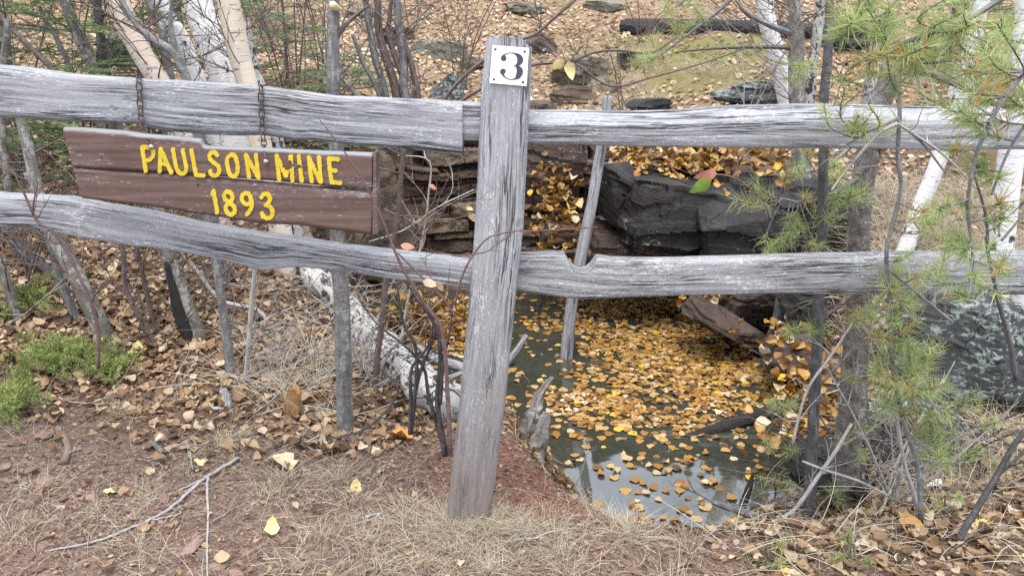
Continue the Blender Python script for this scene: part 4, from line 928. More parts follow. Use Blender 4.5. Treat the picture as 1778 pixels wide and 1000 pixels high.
rk(640, 20, 70, 34, 9.0, .4, 'rock', 'grey rock at the top of the slope left of the alder clump', 83, RM, cuts=8)
rk(205, 95, 60, 60, 5.0, .3, 'rock', 'grey lichened rock behind the leaning trunks at the upper left', 59, RL, cuts=9)

# ------------------------------------------------------------------ fallen leaves
def leaf_templates(rows=4, K=14, seed=5, aspect=.78, curl=.35):
    rs = np.random.RandomState(seed); T = []
    for k in range(K):
        t = np.linspace(0, 1, rows + 2); as_ = aspect * rs.uniform(.85, 1.15)
        wdt = as_ * .5 * np.sin(math.pi * t ** rs.uniform(.62, .85)) ** .75; wdt[0] = wdt[-1] = 0
        a, b_, tw = rs.normal() * curl, rs.normal() * curl, rs.normal() * curl * .8; fold = abs(rs.normal()) * curl * .9
        V = []; idx = []
        for i, (ti, wi) in enumerate(zip(t, wdt)):
            for sx in ((0,) if i in (0, len(t) - 1) else (-1, 0, 1)):
                x = sx * wi * rs.uniform(1 - .12 * (curl > .25) - .1, 1.12); y = ti - .5
                z = a * y * y * 1.6 + b_ * x * x * 2.2 + tw * x * y * 2 + fold * abs(x) * .8 + rs.normal() * (.018 + .05 * curl)
                V.append((x, y, z))
        F = [[0, 2, 1], [0, 3, 2]]
        for i in range(rows - 1):
            o = 1 + 3 * i
            F += [[o, o + 1, o + 4], [o, o + 4, o + 3], [o + 1, o + 2, o + 5], [o + 1, o + 5, o + 4]]
        o = 1 + 3 * (rows - 1); e = len(V) - 1
        F += [[o, o + 1, e], [o + 1, o + 2, e]]
        T.append((np.array(V), np.array(F)))
    return T
def rotmats(yaw, tx, ty):
    cy, sy, cx, sx, c2, s2 = np.cos(yaw), np.sin(yaw), np.cos(tx), np.sin(tx), np.cos(ty), np.sin(ty)
    Z = np.zeros_like(yaw); O = Z + 1
    A = np.array([[cy, -sy, Z], [sy, cy, Z], [Z, Z, O]]).transpose(2, 0, 1)
    B = np.array([[O, Z, Z], [Z, cx, -sx], [Z, sx, cx]]).transpose(2, 0, 1)
    D = np.array([[c2, Z, s2], [Z, O, Z], [-s2, Z, c2]]).transpose(2, 0, 1)
    return A @ B @ D
def stamp(T, pos, R, size, which, tint):
    """all copies of the templates as one vertex and triangle array"""
    Vs, Fs, ts, n = [], [], [], 0
    for k, (V, F) in enumerate(T):
        m = which == k; c = int(m.sum())
        if not c: continue
        P = (R[m] @ (V.T[None])).transpose(0, 2, 1) * size[m][:, None, None] + pos[m][:, None, :]
        Vs.append(P.reshape(-1, 3)); Fs.append((F[None] + (np.arange(c) * len(V))[:, None, None] + n).reshape(-1, 3)); ts.append(np.repeat(tint[m], len(V))); n += c * len(V)
    return np.vstack(Vs), np.vstack(Fs), np.concatenate(ts)
def euler_from(Rm):
    from mathutils import Matrix
    return Matrix(Rm.tolist()).to_euler()
def slope_tilt(x, y):
    e = .03; hx = (height(x + e, y, False) - height(x - e, y, False)) / (2 * e); hy = (height(x, y + e, False) - height(x, y - e, False)) / (2 * e)
    return np.clip(hx, -1.2, 1.2), np.clip(hy, -1.2, 1.2)
def align(R, hx, hy):
    n = np.stack([-hx, -hy, np.ones_like(hx)], -1); n /= np.linalg.norm(n, axis=1)[:, None]
    t = np.stack([np.ones_like(hx), np.zeros_like(hx), hx], -1); t /= np.linalg.norm(t, axis=1)[:, None]
    bb = np.cross(n, t); return np.stack([t, bb, n], -1) @ R
def individuals(idx, T, pos, R, size, which, mat, name, label, cat, group, lifts=0.0):
    protos = []
    for k, (V, F) in enumerate(T):
        me = fast_mesh(name, V, [F], np.full(len(V), .35 + .05 * (k % 8)), None, name != 'stone'); me.materials.append(mat); protos.append(me)
    first = {}
    for i in idx:
        k = int(which[i])
        if k not in first:
            o = bpy.data.objects.new(name, protos[k]); COL.objects.link(o); tag(o, label, cat, group); first[k] = o
        else:
            o = first[k].copy(); COL.objects.link(o)
        o.location = tuple(float(v) for v in pos[i]); o.rotation_euler = euler_from(R[i]); s = float(size[i]); o.scale = (s, s, s)
def pick(pos, size, n, pad=0):
    px, py, dep = proj(pos); ok = (px > -5) & (px < 1783) & (py > -5) & (py < 1005) & (dep > .3)
    sc = np.where(ok, size / np.maximum(dep, .1), 0); return np.argsort(-sc)[:n]
LT = leaf_templates(5, 22, 5, .86, .46); LF = leaf_templates(2, 10, 8, .8, .3)
rs = np.random.RandomState(11)
def scatter(n, x0, x1, y0, y1, dens, seed):
    r = np.random.RandomState(seed); x = r.uniform(x0, x1, n); y = r.uniform(y0, y1, n)
    return x[(k := r.rand(n) < dens(x, y))], y[k]
MOSS = onG(1255, 100)
def litter_density(x, y):
    d = sd_poly(x, y)
    base = sst(2.25, 2.75, y + .45 * fbm(x * 2.2, y * 2.2, 0, 5, 3) * .6 - .10 * np.clip(-x - .9, 0, 1) + 1.0 * sst(.42, .85, x) + .15 * sst(-.9, -.2, x))
    base = .018 + .97 * base
    patch = .5 + .5 * sst(-.5, .35, fbm(x * 1.4, y * 1.4, 0, 9, 3))
    base = base * patch * (.8 + .2 * sst(2.6, 3.4, y)) * np.where(y > 4.6, .62 + .38 * sst(-.3, .3, fbm(x * .9, y * .9, 0, 19, 3)), 1)
    base = base * np.where(d < .03, 0, 1)
    bare = sst(3.75, 4.2, y) * (1 - sst(.38, .5, d))          # the rock walls hold few leaves
    base = base * (1 - .8 * (1 - sst(.5, 1.0, np.hypot((x - MOSS[0]) * .8, y - MOSS[1]) + .35 * fbm(x * 2.5, y * 2.5, 0, 88, 3))))
    return base * (1 - .85 * bare)
x1, y1 = scatter(36000, -2.9, 2.9, 1.3, 4.6, litter_density, 1)
x2, y2 = scatter(90000, -6.5, 7.5, 4.6, 12.5, litter_density, 2)
def make_leaves(x, y, T, seed, smin, smax, lift):
    r = np.random.RandomState(seed); n = len(x); z = height(x, y) + lift * r.rand(n) + .004
    hx, hy = slope_tilt(x, y)
    R = align(rotmats(r.uniform(0, 6.283, n), r.normal(0, .3, n), r.normal(0, .3, n)), hx, hy)
    size = r.uniform(smin, smax, n) * (1 + .3 * (r.rand(n) < .08)); return np.stack([x, y, z], -1), R, size, r.randint(0, len(T), n), np.clip(r.beta(1.6, 1.5, n) + .12 * fbm(x * 1.2, y * 1.2, 0, 14, 2), 0, 1)
p1, R1, s1, w1, t1 = make_leaves(x1, y1, LT, 3, .020, .047, .014)
sel = pick(p1, s1 * np.where(p1[:, 1] < 2.3, 1.0, .8), 300)
rest = np.ones(len(p1), bool); rest[sel] = False
individuals(sel, LT, p1, R1, s1, w1, M['litter_one'], 'fallen_leaf', 'dry curled brown leaf lying on the ground near the fence', 'leaf', 'dry fallen leaves on the near ground')
V, F, tt = stamp(LT, p1[rest], R1[rest], s1[rest], w1[rest], t1[rest])
tag(link('leaf_litter', fast_mesh('leaf_litter', V, [F], tt), M['litter']), 'thick litter of dry tan birch and aspen leaves around the pit', 'leaf litter', None, 'stuff')
p2, R2, s2, w2, t2 = make_leaves(x2, y2, LF, 4, .034, .062, .02)
V, F, tt = stamp(LF, p2, R2, s2, w2, np.clip(t2 * .78 + .2, 0, .99))
tag(link('leaf_litter', fast_mesh('leaf_litter', V, [F], tt), M['litter']), 'dry leaves carpeting the hillside above the pit', 'leaf litter', None, 'stuff')
x3, y3 = scatter(60000, -2.6, 2.7, 1.35, 4.4, lambda x, y: np.clip(litter_density(x, y) + .12, 0, 1) * (sd_poly(x, y) > .03), 33)
p3, R3, s3, w3, t3 = make_leaves(x3, y3, LF, 34, .006, .024, .008)
V, F, tt = stamp(LF, p3, R3, s3, w3, np.clip(t3 * .75, 0, .95))
tag(link('leaf_crumbs', fast_mesh('leaf_crumbs', V, [F], tt), M['litter']), 'broken crumbs of dead leaves lying over the soil', 'leaf litter', None, 'stuff')
def lone_leaf(px, py, lpx, yaw, mat, label, k, tilt=.3):
    g = onG(px, py); V, F = LT[k]; me = fast_mesh('fallen_leaf', V, [F], np.full(len(V), .6)); o = link('fallen_leaf', me, mat); s = lpx / FPX * proj(g)[2]
    o.location = (g[0], g[1], g[2] + .012); o.rotation_euler = (tilt, .2, yaw); o.scale = (s, s, s); tag(o, label, 'leaf')
lone_leaf(472, 925, 34, .3, M['yellow_leaf'], 'pale yellow torn leaf standing out on the dirt right of the forked stick', 0, .6)
lone_leaf(345, 811, 22, 1.2, M['yellow_leaf'], 'small yellow leaf on the dirt just left of the fork of the pale stick', 3)
lone_leaf(192, 861, 24, 2.0, M['yellow_leaf'], 'small pale yellow leaf on the path above the long arm of the pale stick', 5)
lone_leaf(695, 766, 46, 1.5, m_flat('rusty_orange_leaf', (.50, .22, .06), .6, .25, 60), 'rusty orange curled leaf on the bank left of the post', 7)
lone_leaf(490, 808, 52, .9, m_flat('pale_tan_leaf', (.56, .42, .27), .7, .2, 60), 'large pale tan leaf lying over a grass tuft at the path edge', 9)
lone_leaf(618, 850, 28, .1, M['yellow_leaf'], 'upright cream leaf at the path edge left of the post foot', 11, 1.1)
lone_leaf(1575, 925, 60, .4, m_flat('amber_leaf', (.48, .27, .10), .6, .25, 60), 'broad amber leaf among brown leaves at the lower right', 13, .8)
lone_leaf(1628, 858, 44, 1.4, m_flat('white_leaf', (.66, .63, .60), .7, .15, 60), 'bleached white leaf in the litter below the pine needles', 15, .5)
lone_leaf(240, 620, 40, .4, M['yellow_leaf'], 'yellowish leaf beside the ground juniper at the left', 2, .2)
# pockets of leaves caught on the rock ledges and slabs, and at the back shore
def pocket(px, py, wpx, hpx, Y, n, seed, dy=.25):
    r = np.random.RandomState(seed); c = W(px, py, Y); k = proj(c)[2] / FPX
    u, v = r.normal(size=n) * .45, r.normal(size=n) * .45
    P = np.stack([c[0] + u * wpx * k, c[1] + v * dy * .7 + .0 * u, c[2] + v * hpx * k * .8 + r.normal(size=n) * .006], -1)
    R = rotmats(r.uniform(0, 6.28, n), r.normal(.25, .5, n), r.normal(0, .5, n)); return P, R, r.uniform(.04, .07, n), r.randint(0, len(LT), n), np.clip(r.beta(1.6, 1.4, n), 0, 1)
pk = [pocket(960,370,62,110,4.75,170,1,.15), pocket(985,330,40,40,4.85,40,2), pocket(1200,280,100,30,4.9,130,3,.5), pocket(1100,275,60,30,5.0,100,4,.4), pocket(1250,250,110,40,5.1,120,14,.4),
      pocket(1330,275,80,30,4.7,80,5,.4), pocket(745,545,110,30,4.75,220,6,.35), pocket(780,585,70,40,4.4,160,7,.3), pocket(690,560,60,40,4.5,110,8,.3), pocket(1370,580,80,30,3.75,50,9,.3), pocket(1230,515,60,20,4.3,24,10,.2), pocket(1440,700,120,90,3.0,220,12,.4)]
P, R, s, wh, t = [np.concatenate(a) for a in zip(*pk)]
V, F, tt = stamp(LT, P, R, s, wh, t)
tag(link('ledge_leaves', fast_mesh('ledge_leaves', V, [F], tt), M['pool']), 'golden leaves caught in the pockets of the rock face round the pool', 'leaves', None, 'stuff')
# floating leaves
r = np.random.RandomState(23)
n = 30000; x = r.uniform(POLY[:, 0].min(), POLY[:, 0].max(), n); y = r.uniform(POLY[:, 1].min(), POLY[:, 1].max(), n)
px, py, dep = proj(np.stack([x, y, np.full(n, ZW)], -1))
dn = 1.0 * sst(-60, 90, (px - 1000) + .25 * (py - 520) + 70 * fbm(x * 3, y * 3, 0, 41, 3))        # a raft of leaves right of the leaning pole
dn = dn * (1 - .88 * sst(680, 790, py + 30 * fbm(x * 3, y * 3, 0, 44, 2))) * (.45 + .55 * sst(-.5, .25, fbm(x * 3.2, y * 3.2, 0, 45, 3)))
dn = dn * (1 - .8 * sst(-30, 40, (px - 1190) - (py - 520) * 1.3) * (1 - sst(560, 660, py)))
dn = np.maximum(dn, .045); dn = np.maximum(dn, .75 * (1 - sst(0, 60, np.hypot((px - 770), (py - 560) * 1.6) - 50)))
k = (r.rand(n) < dn * .46) & (sd_poly(x, y) < .02); x, y = x[k], y[k]; n = len(x)
PT = leaf_templates(5, 9, 31, 1.0, .10) + leaf_templates(4, 5, 37, .74, .3)
pp = np.stack([x, y, ZW + .0015 + .004 * r.rand(n)], -1); Rp = rotmats(r.uniform(0, 6.28, n), r.normal(0, .05, n), r.normal(0, .05, n)); sp = .020 + .036 * r.beta(2, 1.7, n); wp = r.randint(0, 14, n); tp = np.clip(r.beta(1.5, 1.3, n), 0, 1)
sel = pick(pp, sp, 300); rest = np.ones(n, bool); rest[sel] = False
individuals(sel, PT, pp, Rp, sp, wp, M['pool_one'], 'floating_leaf', 'golden round fallen leaf floating on the murky pool', 'leaf', 'leaves floating on the pool')
V, F, tt = stamp(PT, pp[rest], Rp[rest], sp[rest], wp[rest], tp[rest])
tag(link('floating_leaves', fast_mesh('floating_leaves', V, [F], tt), M['pool']), 'raft of golden leaves crowding the far side of the pool', 'leaves', None, 'stuff')
n2 = 2600; k = r.randint(0, n, n2); ps_ = pp[k] + np.stack([r.normal(size=n2) * .12, r.normal(size=n2) * .2, -.005 - .03 * r.rand(n2)], -1); ps_[:, 2] = np.minimum(ps_[:, 2], ZW - .005)
V, F, tt = stamp(PT, ps_, rotmats(r.uniform(0, 6.28, n2), r.normal(0, .15, n2), r.normal(0, .15, n2)), r.uniform(.04, .065, n2), r.randint(0, 14, n2), r.rand(n2))
tag(link('sunken_leaves', fast_mesh('sunken_leaves', V, [F], tt), M['sunk']), 'brown leaves sunk just under the surface of the pool', 'leaves', None, 'stuff')
# ------------------------------------------------------------------ needles, grass, small plants
def ribbons(P0, D, L, Wd, tint, segs=1, bend=None, rs=None):
    """tapered flat blades from P0 along D; segs quads each, optional bend vector"""
    n = len(P0); D = D / (np.linalg.norm(D, axis=1)[:, None] + 1e-9)
    ref = np.random.RandomState(1).normal(size=(n, 3)); S = np.cross(D, ref); S /= np.linalg.norm(S, axis=1)[:, None] + 1e-9
    m = segs + 1; V = np.zeros((n, m, 2, 3))
    for i in range(m):
        t = i / segs; c = P0 + D * (L * t)[:, None]
        if bend is not None: c = c + bend * (L * t * t)[:, None]
        w_ = (Wd * (1 - .8 * t ** 1.5) * .5)[:, None]
        V[:, i, 0] = c - S * w_; V[:, i, 1] = c + S * w_
    b0 = (np.arange(n) * m * 2)[:, None]
    F = np.concatenate([b0 + np.array([[2 * i, 2 * i + 1, 2 * i + 3, 2 * i + 2]]) for i in range(segs)], 0)
    return V.reshape(-1, 3), F, np.repeat(tint, m * 2)
def ribbon_obj(name, P0, D, L, Wd, tint, mat, segs=1, bend=None):
    V, F, t = ribbons(P0, D, L, Wd, tint, segs, bend); return fast_mesh(name, V, [F], t)

# ---- dry grass
def tufts(centers, seed, per=150, hl=.10, dry=.5):
    r = np.random.RandomState(seed); P0, D, L, B, T = [], [], [], [], []
    for (x, y, rad, dens) in centers:
        n = int(per * dens); a = r.uniform(0, 6.28, n); q = np.abs(r.normal(0, .45, n)) * rad
        px_, py_ = x + q * np.cos(a), y + q * np.sin(a); z = height(px_, py_)
        P0.append(np.stack([px_, py_, z - .003], -1))
        lean = np.stack([np.cos(a), np.sin(a)], -1) * (q / rad * .8 + .1)[:, None] + r.normal(0, .4, (n, 2))
        D.append(np.concatenate([lean, np.full((n, 1), 1.0)], 1)); L.append(hl * r.uniform(.35, 1.15, n))
        bd = np.concatenate([lean * .7 + r.normal(0, .3, (n, 2)), -np.abs(r.normal(.5, .3, (n, 1)))], 1); B.append(bd); T.append(np.clip(r.beta(2, 1.4, n) * (1 - dry * .1), 0, 1) * np.where(r.rand(n) < .12, 1, .86))
    return [np.concatenate(a) for a in (P0, D, L, B, T)]
r = np.random.RandomState(77)
cs = []
for px, py, rad, dn in [(395,765,.10,2.2),(380,780,.12,1.0),(490,835,.09,1.6),(470,860,.1,.8),(590,835,.10,1.6),(610,870,.12,1.0),(560,930,.14,1.3),(640,940,.14,1.6),(700,905,.10,1.6),(745,930,.12,2.6),(790,915,.09,1.8),(800,960,.12,2.2),
                        (860,930,.11,2.2),(780,905,.05,2.4),(815,912,.06,2.6),(848,905,.05,2.4),(795,925,.07,2.4),(835,930,.08,2.4),(905,925,.12,2.2),(900,970,.14,1.8),(970,960,.12,1.8),(960,930,.08,1.4),(1090,925,.09,2.6),(1100,935,.11,1.0),(1060,905,.07,.9),(1000,850,.07,.6),(840,900,.06,1.5),(772,895,.06,1.5),(250,870,.12,1.0),(170,890,.14,1.0),(60,850,.15,1.0),(110,800,.15,.8),(230,720,.12,.9),(300,700,.12,.8),(20,930,.14,1.0),(240,950,.12,.8),
                        (1190,950,.10,.8),(1550,880,.15,1.0),(1650,870,.2,1.2),(1720,800,.2,1.4),(1700,920,.15,1.0),(1480,930,.12,.8),(1300,930,.1,.6),(1380,950,.12,.6),(660,990,.1,1.4),(740,985,.1,1.4),(510,985,.12,1.0),(1000,995,.1,1.0),(850,995,.1,1.6)]:
    g = onG(px, py); cs.append((g[0], g[1], rad, dn))
for _ in range(70):
    x, y = r.uniform(-1.7, 1.0), r.uniform(1.4, 2.5); cs.append((x, y, r.uniform(.08, .2), r.uniform(.15, .5)))
for px in range(775, 862, 9):
    q_ = W(px, 905, 1.868); cs.append((q_[0], 1.868, .035, .7)); cs.append((q_[0] + .01, 1.84, .05, .5))
P0, D, L, B, T = tufts(cs, 5, 155, .075)
tag(link('dry_grass', ribbon_obj('dry_grass', P0, D, L, np.full(len(L), .0014), T, M['straw'], 3, B), M['straw']), 'dry straw coloured grass tufts along the path and round the foot of the post', 'grass', None, 'stuff')
cs = []
for _ in range(60):
    px, py = r.uniform(1480, 1790), r.uniform(330, 520); g = onG(px, py); cs.append((g[0], g[1], r.uniform(.1, .3), r.uniform(.5, 1.3)))
for _ in range(26):
    px, py = r.uniform(1440, 1778), r.uniform(700, 860); g = onG(px, py); cs.append((g[0], g[1], r.uniform(.1, .2), r.uniform(.3, .7)))
for _ in range(20):
    px, py = r.uniform(900, 1300), r.uniform(100, 190); g = onG(px, py); cs.append((g[0], g[1], r.uniform(.15, .4), r.uniform(.3, .8)))
for _ in range(10):
    px, py = r.uniform(400, 620), r.uniform(560, 700); g = onG(px, py); cs.append((g[0], g[1], r.uniform(.1, .2), r.uniform(.2, .5)))
P0, D, L, B, T = tufts(cs, 6, 150, .22)
tag(link('dry_bracken', ribbon_obj('dry_bracken', P0, D, L, np.full(len(L), .0028), T, M['straw'], 4, B), M['straw']), 'tangled dry straw and dead bracken behind the right hand rails and on the slope', 'grass', None, 'stuff')
# long bent straw stalks over the leaf litter at the lower right and by the fence foot
r = np.random.RandomState(8); n = 320; g0 = np.array([onG(a, c_) for a, c_ in zip(r.uniform(1250, 1790, n), r.uniform(760, 1000, n))])
D = np.stack([r.normal(.1, .6, n), r.normal(0, .4, n), r.uniform(.3, 1.2, n)], -1); L = r.uniform(.08, .36, n)
tag(link('dry_stalks', ribbon_obj('dry_stalks', g0, D, L, np.full(n, .0028), np.clip(r.beta(3, 1.5, n), 0, .9), M['straw'], 6, np.stack([r.normal(0, .5, n), r.normal(0, .4, n), -r.uniform(.2, .9, n)], -1)), M['straw']), 'long dry straw stalks sprawling over the leaves at the lower right', 'grass', None, 'stuff')
# ---- needle duff, stems and crumbs on the soil
def duff(n, x0, x1, y0, y1, dens, seed, lmin, lmax, wd):
    x, y = scatter(n, x0, x1, y0, y1, dens, seed); r = np.random.RandomState(seed + 1); k = len(x); z = height(x, y) + .002 + .007 * r.rand(k)
    a = r.uniform(0, 6.28, k); hx, hy = slope_tilt(x, y); d = np.stack([np.cos(a), np.sin(a), hx * np.cos(a) + hy * np.sin(a) + r.normal(0, .12, k)], -1)
    return np.stack([x, y, z], -1), d, r.uniform(lmin, lmax, k), np.full(k, wd) * r.uniform(.6, 1.5, k), r.rand(k), np.concatenate([r.normal(0, .35, (k, 2)), np.zeros((k, 1))], 1)
P0, D, L, Wd, T, B = [np.concatenate(a) for a in zip(duff(26000, -1.8, 1.7, 1.35, 2.7, lambda x, y: .55 + .45 * fbm(x * 3, y * 3, 0, 61, 3), 91, .012, .07, .0016), duff(9000, -2.6, 2.6, 2.4, 4.6, lambda x, y: np.where(sd_poly(x, y) > .02, .8, 0), 95, .02, .12, .0024))]
tag(link('needle_duff', ribbon_obj('needle_duff', P0, D, L, Wd, T, M['duff'], 3, B), M['duff']), 'fallen needles, stems and crumbs strewn over the soil', 'plant litter', None, 'stuff')
# ---- pebbles
def pebble(seed):
    rs = np.random.RandomState(seed); V = np.array([(x, y, z) for x in (-1, 0, 1) for y in (-1, 0, 1) for z in (-1, 0, 1) if abs(x) + abs(y) + abs(z) in (1, 3)], float)
    import bmesh
    V = V / np.linalg.norm(V, axis=1)[:, None] * rs.uniform(.72, 1.15, len(V))[:, None] * np.array([.5, .38, .19]); bm = bmesh.new()
    for v in V: bm.verts.new(v)
    bmesh.ops.convex_hull(bm, input=bm.verts); bm.verts.ensure_lookup_table()
    bmesh.ops.delete(bm, geom=[v for v in bm.verts if not v.link_faces], context='VERTS'); bm.verts.index_update()
    o = (np.array([v.co[:] for v in bm.verts]), np.array([[v.index for v in f.verts] for f in bm.faces])); bm.free(); return o
PB = [pebble(i) for i in range(10)]
x, y = scatter(34000, -1.9, 1.5, 1.35, 2.6, lambda x, y: np.clip(.5 + .6 * fbm(x * 2.5, y * 2.5, 0, 71, 3), 0, 1) * (sd_poly(x, y) > .1) * (1 - .75 * sst(2.1, 2.5, y)) * (1 - .6 * sst(.5, .9, x)), 98)
r = np.random.RandomState(99); n = len(x); s = .005 + .015 * r.rand(n) ** 2.2 + .024 * (r.rand(n) < .012) * r.rand(n)
pp = np.stack([x, y, height(x, y) + s * .06], -1); Rp = rotmats(r.uniform(0, 6.28, n), r.normal(0, .3, n), r.normal(0, .3, n)); wp = r.randint(0, 10, n); tp = r.rand(n)
big = [(50,820,46),(20,835,40),(78,840,40),(60,870,46),(75,760,48),(30,770,44),(5,815,40),(85,790,34),(75,950,34),(160,865,30),(270,842,34),(285,868,36),(300,858,26),(110,868,26),(115,895,24),(380,985,40),(330,955,54),(340,935,34),(250,915,30),(495,940,24),(520,985,36),(545,850,26),(230,765,24),(445,965,28),(65,990,34),(700,970,22),(410,1000,36),(555,800,30),(260,700,22),(150,840,24)]
bp, bs = [], []
for px, py, wd in big:
    g = onG(px, py); bp.append(g); bs.append(2 * rpx(wd, g))
bp = np.array(bp); bs = np.array(bs); bp[:, 2] += bs * .05; nb = len(bp)
Rb = rotmats(r.uniform(0, 6.28, nb), r.normal(0, .3, nb), r.normal(0, .3, nb)); wb = r.randint(0, 10, nb)
bx_ = np.array([q[0] for q in big]); by_ = np.array([q[1] for q in big])
for m_, lab in [(bx_ < 200, 'reddish brown stone in the loose cluster at the left edge of the path'), ((bx_ >= 200) & (bx_ < 345), 'flat reddish stone lying close to the forked pale stick'), (bx_ >= 345, 'flat reddish stone set in the dirt between stick and post')]:
    individuals(np.where(m_)[0], PB, bp, Rb, bs, wb, M['stone'], 'stone', lab, 'stone', 'larger stones on the dirt path')
sel = pick(pp, s, 150); rest = np.ones(n, bool); rest[sel] = False
individuals(sel, PB, pp, Rp, s, wp, M['stone'], 'stone', 'small flat reddish brown stone lying on the dirt path', 'stone', 'loose stones on the dirt path')
V, F, tt = stamp(PB, pp[rest], Rp[rest], s[rest], wp[rest], tp[rest])
tag(link('path_gravel', fast_mesh('path_gravel', V, [F], tt, None, False), M['stone']), 'fine reddish gravel scattered over the dirt path', 'gravel', None, 'stuff')
# ---- sticks on the ground
def ground_stick(pts, wpx, name, label, cat, mat, branches=(), group=None, lift=.004):
    root = thing(name, label, cat, onG(*pts[len(pts) // 2][:2]), group)
    for i, (pl, w0, w1) in enumerate([(pts, wpx[0], wpx[1])] + list(branches)):
        q = spline(np.array(pl, float), 34); P = np.array([onG(a, c_) for a, c_ in q]); R = np.linspace(w0, w1, 34); R = np.array([rpx(a, p) for a, p in zip(R, P)])
        k = np.ones(5) / 5; P[:, 2] = np.convolve(np.pad(P[:, 2], 2, 'edge'), k, 'valid'); P[:, 2] += R * .8 + lift
        mb = MB(); mb.tube(P, R, 7, .5, True, .1, i); part(mb, 'shaft' if i == 0 else 'branch', mat, root)
    return root
pale = m_flat('bleached_stick_wood', (.30, .28, .285), .7, .25, 60)
ground_stick([(415,800),(385,818),(350,838),(310,876),(265,905),(215,925),(165,945),(80,960)], (7.5, 3), 'fallen_stick', 'long forked pale stick lying across the dirt path at the lower left', 'stick', pale, [([(362,832),(360,850),(362,900),(360,950),(361,1010)], 4.5, 3.5), ([(346,838),(300,860),(240,878)], 3.5, 2), ([(265,905),(300,900),(315,893),(300,886)], 3, 2)])
ground_stick([(98,748),(112,765),(120,785),(113,808)], (10, 12), 'wood_chip', 'curved brown piece of bark lying on the path at the left', 'bark', m_flat('brown_bark_chip', (.19, .135, .115), .9))
ground_stick([(262,774),(275,782),(284,790)], (10, 9), 'wood_chip', 'short dark chunk of wood on the path below the leaf litter', 'bark', M['bark_pine'])
ground_stick([(355,712),(372,714),(388,715)], (9, 6), 'fallen_stick', 'short pale splinter at the foot of the thin upright stick', 'stick', pale)
ground_stick([(388,686),(396,700),(398,716)], (16, 15), 'wood_chip', 'squared grey block of wood beside the short pale splinter', 'bark', M['pole'])
r = np.random.RandomState(5)
tw = MB()
for i in range(300):
    px, py = (r.uniform(380, 620), r.uniform(470, 720)) if i < 150 else (r.uniform(0, 1778), r.uniform(440, 1000)) if i < 210 else (r.uniform(1420, 1640), r.uniform(640, 900))
    g = onG(px, py)
    if sd_poly(np.array([g[0]]), np.array([g[1]]))[0] < .05: continue
    a = r.normal(.6 if i < 150 else 0, .8); d = np.array([math.cos(a), -math.sin(a) * .8, r.uniform(-.1, .35)]); d /= np.linalg.norm(d); 
    L_ = r.uniform(.15, .6) if py < 750 else r.uniform(.05, .2); twig(tw, g + np.array([0, 0, .01]) - d * L_ * .5, d, L_, r.uniform(.0015, .004), r, 1, 4)
tag(tw.build('fallen_twigs', M['twig_grey']), 'tangle of dead grey twigs lying over the leaf litter and the bank', 'twigs', None, 'stuff')

# ---- pines
def pine(name, label, stems, shoots, seed, nl=.05, per=60, mat='bark_grey', cat='tree', group=None, hollow=(), tw=.0022, base=None, wd=.0019, greener=0.0):
    rs = np.random.RandomState(seed); SP_, SR_, allP = [], [], []
    for pl in stems:
        P, R = wood_path(pl[0], pl[1], 40, .006, seed); SP_.append(P); SR_.append(R); allP.append(P)
    root = thing(name, label, cat, base if base is not None else SP_[0][-1], group)
    for i, (P, R) in enumerate(zip(SP_, SR_)):
        mb = MB(); mb.tube(P, R, 10, .5, True, .1, seed + i); part(mb, 'trunk' if i == 0 else 'branch', M[mat], root)
    A = np.vstack(allP); N0, ND, NL, NT, tmb = [], [], [], [], MB()
    for sh in shoots:
        px, py, sz = sh[:3]; Y = sh[3] if len(sh) > 3 else stems[0][1]
        Y = Y + rs.normal(0, .07); c = W(px, py, Y)
        dist = np.linalg.norm(A - c, axis=1) + .6 * np.maximum(0, A[:, 2] - c[2]); k = np.argmin(dist); p = A[k]
        if np.linalg.norm(p - c) > .45: p = c + (p - c) / np.linalg.norm(p - c) * rs.uniform(.22, .4)
        d0 = (c - p); ln = np.linalg.norm(d0) + 1e-6
        tip = c + d0 / ln * (sz / FPX * proj(c)[2] * .35)
        mid = (p + tip) / 2 + np.array([rs.normal(0, .02), rs.normal(0, .02), -.12 * ln])
        q = spline([p, mid, tip], 14); tmb.tube(q, np.linspace(tw, tw * .55, 14), 5, rs.rand(), False)
        l2 = sz / FPX * proj(c)[2]; tl = min(.75, (l2 * 1.5) / max(ln, .05))
        n = int(per * 1.45 * rs.uniform(.8, 1.2)); t = 1 - tl * rs.rand(n) ** .8; fi = t * 13; i0 = np.clip(fi.astype(int), 0, 12)
        o = q[i0] + (q[i0 + 1] - q[i0]) * (fi - i0)[:, None]; ax = q[i0 + 1] - q[i0]; ax /= np.linalg.norm(ax, axis=1)[:, None] + 1e-9
        rd = rs.normal(size=(n, 3)); rd -= ax * (rd * ax).sum(1)[:, None]; rd /= np.linalg.norm(rd, axis=1)[:, None]
        fw = rs.uniform(.25, .95, n); dd = ax * fw[:, None] + rd * np.sqrt(1 - fw ** 2 * .8)[:, None]
        N0.append(o); ND.append(dd); NL.append(nl * l2 / .05 * .8 * rs.uniform(.65, 1.1, n)); base_t = rs.uniform(.15, .75)
        tt = np.clip(base_t + rs.normal(0, .14, n), 0, .89); tt[rs.rand(n) < (.06 if rs.rand() > .2 else .35)] = rs.uniform(.9, 1.0); NT.append(tt)
    part(tmb, 'twigs', M[mat], root, kind='stuff')
    N0, ND, NL, NT = [np.concatenate(a) for a in (N0, ND, NL, NT)]
    me = ribbon_obj('needles', N0, ND, NL, np.full(len(NL), wd), NT, M['needle'], 2, np.random.RandomState(seed).normal(0, .12, (len(NL), 3)))
    o = link('needles', me, M['needle'], root); o.location = tuple(-np.array(root.location)); o['kind'] = 'stuff'
    return root
r = np.random.RandomState(3)
